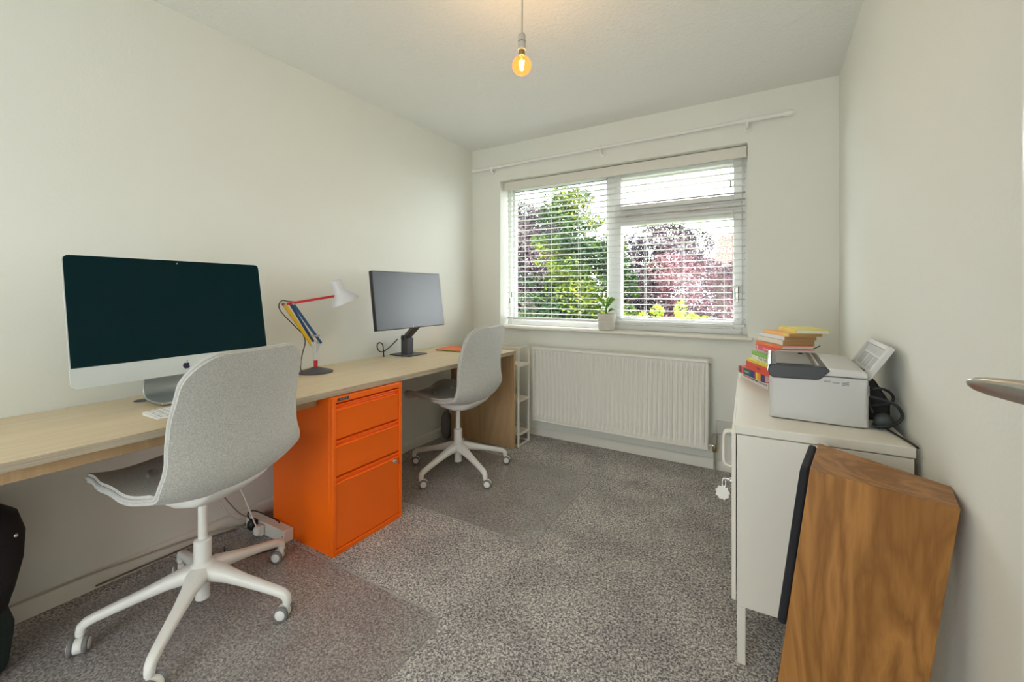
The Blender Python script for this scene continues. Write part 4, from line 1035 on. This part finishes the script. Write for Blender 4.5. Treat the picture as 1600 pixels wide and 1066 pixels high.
# ------------------------------------------------------------------ speaker
sk = thing('floor_speaker', 'oak veneered floor speaker with black grille leaning near the cream cabinet', 'speaker', (2.40, 1.28, 0))
yaw, lean = -.153, .121
e_ = Vector((math.cos(yaw), math.sin(yaw), 0)); s2 = Vector((-math.sin(yaw), math.cos(yaw), 0)); Zv = Vector((0, 0, 1))
e2 = e_*math.cos(lean)-Zv*math.sin(lean); upv = e_*math.sin(lean)+Zv*math.cos(lean)
cF = Vector((2.383, 1.294, .766)); D_, WF, WR = .246, .221, .129
HS = .766/math.cos(lean)-.001
def lo_(p): return p-upv*((p.z-.003)/upv.z)
tops = [cF-s2*WF/2, cF+e2*D_-s2*WR/2, cF+e2*D_+s2*WR/2, cF+s2*WF/2]
H_ = (cF+e2*D_).z/upv.z-.003
bot = [t_-upv*H_ for t_ in tops]
cbx = MB().add(bot+tops, [(0,3,2,1),(4,5,6,7),(0,1,5,4),(1,2,6,5),(2,3,7,6),(3,0,4,7)])
cbx.build('enclosure', M['oak'], sk, bevel=.0015)
gm = MB(); G = Matrix.Identity(4)
for i in range(3): G[i][0] = s2[i]; G[i][1] = upv[i]; G[i][2] = -e2[i]; G[i][3] = cF[i]
gp = rrect(-WF/2+.006, WF/2-.006, -.395, -.004, .02, 6)
gm.prism(gp, 'z', .001, .019, G); gm.build('grille', M['grille'], sk, bevel=.006, seg=3)
dr_ = MB(); dr_.lathe([(.075, 0), (.070, .004), (.03, -.004), (.002, .004)], G @ Vector((0, -.58, 0)), 36, tuple(-e2)); dr_.build('port_ring', M['black'], sk)

# ------------------------------------------------------------------ outside
def foliage(name, centers, n, size, m, parent, seed, flat_=.0, jag=0):
    """leaf cards scattered in ellipsoids: centers = [(x,y,z,rx,ry,rz)], every leaf a bent quad"""
    rg = np.random.default_rng(seed); C = np.array(centers, float); vol = (C[:, 3]*C[:, 4]*C[:, 5])**.67; pk = rg.choice(len(C), n, p=vol/vol.sum())
    d = rg.normal(size=(n, 3)); d /= np.linalg.norm(d, axis=1)[:, None]; r = rg.random(n)**.33; r = .55+.45*r
    pos = C[pk, :3]+d*C[pk, 3:]*r[:, None]
    a = rg.normal(size=(n, 3)); a[:, 2] *= (1-flat_); a /= np.linalg.norm(a, axis=1)[:, None]
    b = rg.normal(size=(n, 3)); b[:, 2] *= (1-flat_); b -= a*(a*b).sum(1)[:, None]; b /= np.linalg.norm(b, axis=1)[:, None]
    s = size*(.6+.8*rg.random(n))[:, None]
    v = np.empty((n, 4, 3)); v[:, 0] = pos-a*s; v[:, 1] = pos-b*s*.45; v[:, 2] = pos+a*s; v[:, 3] = pos+b*s*.45
    me = bpy.data.meshes.new(name); off = np.array(worldloc(parent)); me.vertices.add(n*4); me.vertices.foreach_set('co', (v-off).reshape(-1))
    me.loops.add(n*4); me.loops.foreach_set('vertex_index', np.arange(n*4)); me.polygons.add(n); me.polygons.foreach_set('loop_start', np.arange(n)*4); me.polygons.foreach_set('loop_total', np.full(n, 4))
    me.update(calc_edges=True)
    val = np.clip(.5+.22*rg.normal(size=n)+.25*np.sin(pos[:, 0]*3+pos[:, 2]*4+seed), 0, 1)
    at = me.attributes.new('leafvar', 'FLOAT', 'FACE'); at.data.foreach_set('value', val.astype(np.float32))
    me.materials.append(m); me.validate()
    o = bpy.data.objects.new(name, me); COL.objects.link(o); o.parent = parent
    return o
GZ = -2.7
struct(MB().box(-30, 30, RY+WD, 60, GZ-.2, GZ).build('garden_ground', M['lawn'], smooth=0))
def trunk(parent, x, y, z1, r, m=None): 
    MB().tube([(x, y, GZ), (x+.05, y, (GZ+z1)/2), (x, y, z1)], [r, r*.8, r*.3], 10).build('trunk', m or M['trunk'], parent)
# conifer
cf = thing('conifer_tree', 'tall lime and green conifer outside the left window pane', 'tree', (-1.0, 7.6, GZ)); trunk(cf, -1.0, 7.6, 2.6, .15)
rg = random.Random(3); cs_ = []
for i in range(120):
    t_ = (i/119); zz = GZ+.6+(3.05-GZ-.6)*t_; rad_ = 1.30*(1-t_**2.2)+.12
    a = rg.random()*2*PI; cs_.append((-1.0+math.cos(a)*rad_*.75, 7.6+math.sin(a)*rad_*.6, zz+rg.uniform(-.1, .1), .38, .38, .13))
for i in range(26):
    zz = GZ+1+(3.9)*i/25; cs_.append((-1.0, 7.6, zz, .9*(1-(i/25)**2)+.15, .7*(1-(i/25)**2)+.15, .3))
for i in range(80):
    t_ = (i/79); zz = GZ+.6+(2.15-GZ-.6)*t_; rad_ = .85*(1-t_**2.5)+.1
    a = rg.random()*2*PI; cs_.append((-.42+math.cos(a)*rad_*.7, 7.9+math.sin(a)*rad_*.6, zz, .36, .36, .13))
foliage('foliage', cs_, 80000, .036, M['leaf_conifer'], cf, 5, .5)
# copper beech behind, left
pb_ = thing('copper_beech', 'dark purple leaved tree standing behind the green conifer', 'tree', (-3.4, 10.9, GZ)); trunk(pb_, -3.4, 11, 3.0, .2)
foliage('foliage', [(-3.9+rg.uniform(-1.4, 1.4), 11+rg.uniform(-1, 1), rg.uniform(-.8, 3.7), .8, .8, .55) for i in range(60)], 60000, .045, M['leaf_purple'], pb_, 2)
# purple tree, right pane
pt = thing('purple_plum_tree', 'purple leaved plum tree outside the right window panes', 'tree', (.05, 11.7, GZ)); trunk(pt, .05, 11.9, .6, .08)
foliage('foliage', [(-.07+rg.uniform(-1.2, 1.1), 11.7+rg.uniform(-.8, .8), rg.uniform(-1.2, 2.6), .6, .55, .43) for i in range(44)]+[(-.42, 11.7, 3.1, .45, .4, .38), (0, 11.7, 2.92, .45, .4, .33)], 50000, .042, M['leaf_purple'], pt, 4)
rt = thing('red_maple', 'red leaved maple outside the lower right window pane', 'tree', (1.45, 9.2, GZ)); trunk(rt, 1.45, 9.2, 1.6, .1)
foliage('foliage', [(1.35+rg.uniform(-.75, .9), 9.2+rg.uniform(-.6, .6), rg.uniform(-1.6, 1.75), .45, .45, .32) for i in range(40)], 26000, .036, M['leaf_red'], rt, 6)
ls = thing('lime_shrub', 'lime green leafy shrub just outside the lower right pane', 'shrub', (1.15, 6.0, GZ)); trunk(ls, 1.15, 6.0, .6, .05)
foliage('foliage', [(rg.uniform(.65, 1.65), 6+rg.uniform(-.25, .25), rg.uniform(-.5, .78), .16, .16, .13) for i in range(40)]+[(1.28, 6, .93, .08, .08, .16), (.98, 6, .88, .08, .08, .13), (.80, 6, .80, .07, .07, .10)], 9000, .035, M['leaf_lime'], ls, 8)
hg = thing('dark_hedge', 'dark green evergreen hedge at the back of the garden', 'hedge', (0, 13.5, GZ))
foliage('foliage', [(-7+(i%9)*.45, 13.6+rg.uniform(-.2, .2), rg.uniform(.5, 2.6), .7, .5, .7) for i in range(22)]+[(-6+i*.55, 13.5+rg.uniform(-.3, .3), rg.uniform(-2, .9), .8, .6, .8) for i in range(30)]+[(-6+i*.55, 13.5, -1.5, .8, .6, .9) for i in range(30)], 60000, .06, M['leaf_conifer'], hg, 11)
# neighbour's house
nh = thing('neighbour_house', 'brick house with orange tiled roof beyond the garden trees', 'house', (3.5, 18, GZ))
MB().box(.9, 8, 17, 23, GZ, 1.75).build('wall', M['brick'], nh, smooth=0)
rf = MB().add([(.5, 16.6, 1.62), (8.4, 16.6, 1.62), (8.4, 20, 3.55), (.5, 20, 3.55), (8.4, 23.4, 1.62), (.5, 23.4, 1.62)], [(0, 1, 2, 3), (3, 2, 4, 5)]).build('roof', M['roof'], nh, smooth=0)
uv = rf.data.uv_layers.new(name='UVMap')
for lp in rf.data.loops:
    p_ = rf.data.vertices[lp.vertex_index].co; uv.data[lp.index].uv = (p_.x, p_.y*1.15)
so_ = rf.modifiers.new('s', 'SOLIDIFY'); so_.thickness = .12
MB().add([(.9, 17, 1.75), (.9, 23, 1.75), (.9, 20, 3.45), (.95, 17, 1.75), (.95, 23, 1.75), (.95, 20, 3.45)], [(0, 2, 1), (3, 4, 5), (0, 1, 4, 3), (1, 2, 5, 4), (2, 0, 3, 5)]).build('gable', M['brick'], nh, smooth=0)
MB().box(.5, 8.4, 16.5, 16.6, 1.50, 1.62).build('gutter', M['white_plastic'], nh)
MB().box(1.5, 2.6, 16.95, 17.0, .1, 1.2).build('window_frame', M['upvc'], nh)

# ------------------------------------------------------------------ light, camera
sc = bpy.context.scene
wd = bpy.data.worlds.new('World'); sc.world = wd; wd.use_nodes = True; nt = wd.node_tree; nt.nodes.clear()
out = nt.nodes.new('ShaderNodeOutputWorld'); bg_ = nt.nodes.new('ShaderNodeBackground')
bg_.inputs[0].default_value = (.93, .98, 1.0, 1); bg_.inputs[1].default_value = 6.0
tcw = nt.nodes.new('ShaderNodeTexCoord'); sxyz = nt.nodes.new('ShaderNodeSeparateXYZ'); nt.links.new(tcw.outputs['Generated'], sxyz.inputs[0])
mr = nt.nodes.new('ShaderNodeMapRange'); mr.inputs[1].default_value = -.35; mr.inputs[2].default_value = .45; mr.inputs[3].default_value = 4.1; mr.inputs[4].default_value = 7.6; mr.interpolation_type = 'SMOOTHSTEP'
nt.links.new(sxyz.outputs['Y'], mr.inputs[0]); nt.links.new(mr.outputs[0], bg_.inputs[1])
nt.links.new(bg_.outputs[0], out.inputs[0])
def light(name, typ, loc, rot, energy, col=(1, 1, 1), **kw):
    l = bpy.data.lights.new(name, typ); l.energy = energy; l.color = col
    for k, v in kw.items(): setattr(l, k, v)
    o = bpy.data.objects.new(name, l); COL.objects.link(o); o.location = loc; o.rotation_euler = rot; return o
light('sun', 'SUN', (0, 0, 20), Vector((-.75, .38, -.56)).to_track_quat('-Z', 'Y').to_euler(), 3.2, (1, .95, .85), angle=.02)
light('bulb_glow', 'POINT', (bx, by, zc), (0, 0, 0), 4.5, (1, .84, .62), shadow_soft_size=.02)

cam = bpy.data.cameras.new('camera'); co = bpy.data.objects.new('camera', cam); COL.objects.link(co); sc.camera = co
cam.sensor_width = 36; cam.lens = 670/1600*36; cam.sensor_fit = 'HORIZONTAL'
cam.shift_y = -(533-456)/1600; cam.clip_start = .02; cam.clip_end = 200
co.location = (2.287, 0, 1.17); co.rotation_euler = (PI/2, 0, math.atan(402/670))
vs_ = sc.view_settings; vs_.view_transform = 'Standard'; vs_.look = 'None'; vs_.gamma = 1; vs_.use_curve_mapping = False; vs_.exposure = 0.40
sc.cycles.use_denoising = True
sc.cycles.max_bounces = 10; sc.cycles.diffuse_bounces = 6; sc.cycles.transparent_max_bounces = 24
sc.cycles.sample_clamp_indirect = 8; sc.cycles.caustics_reflective = False
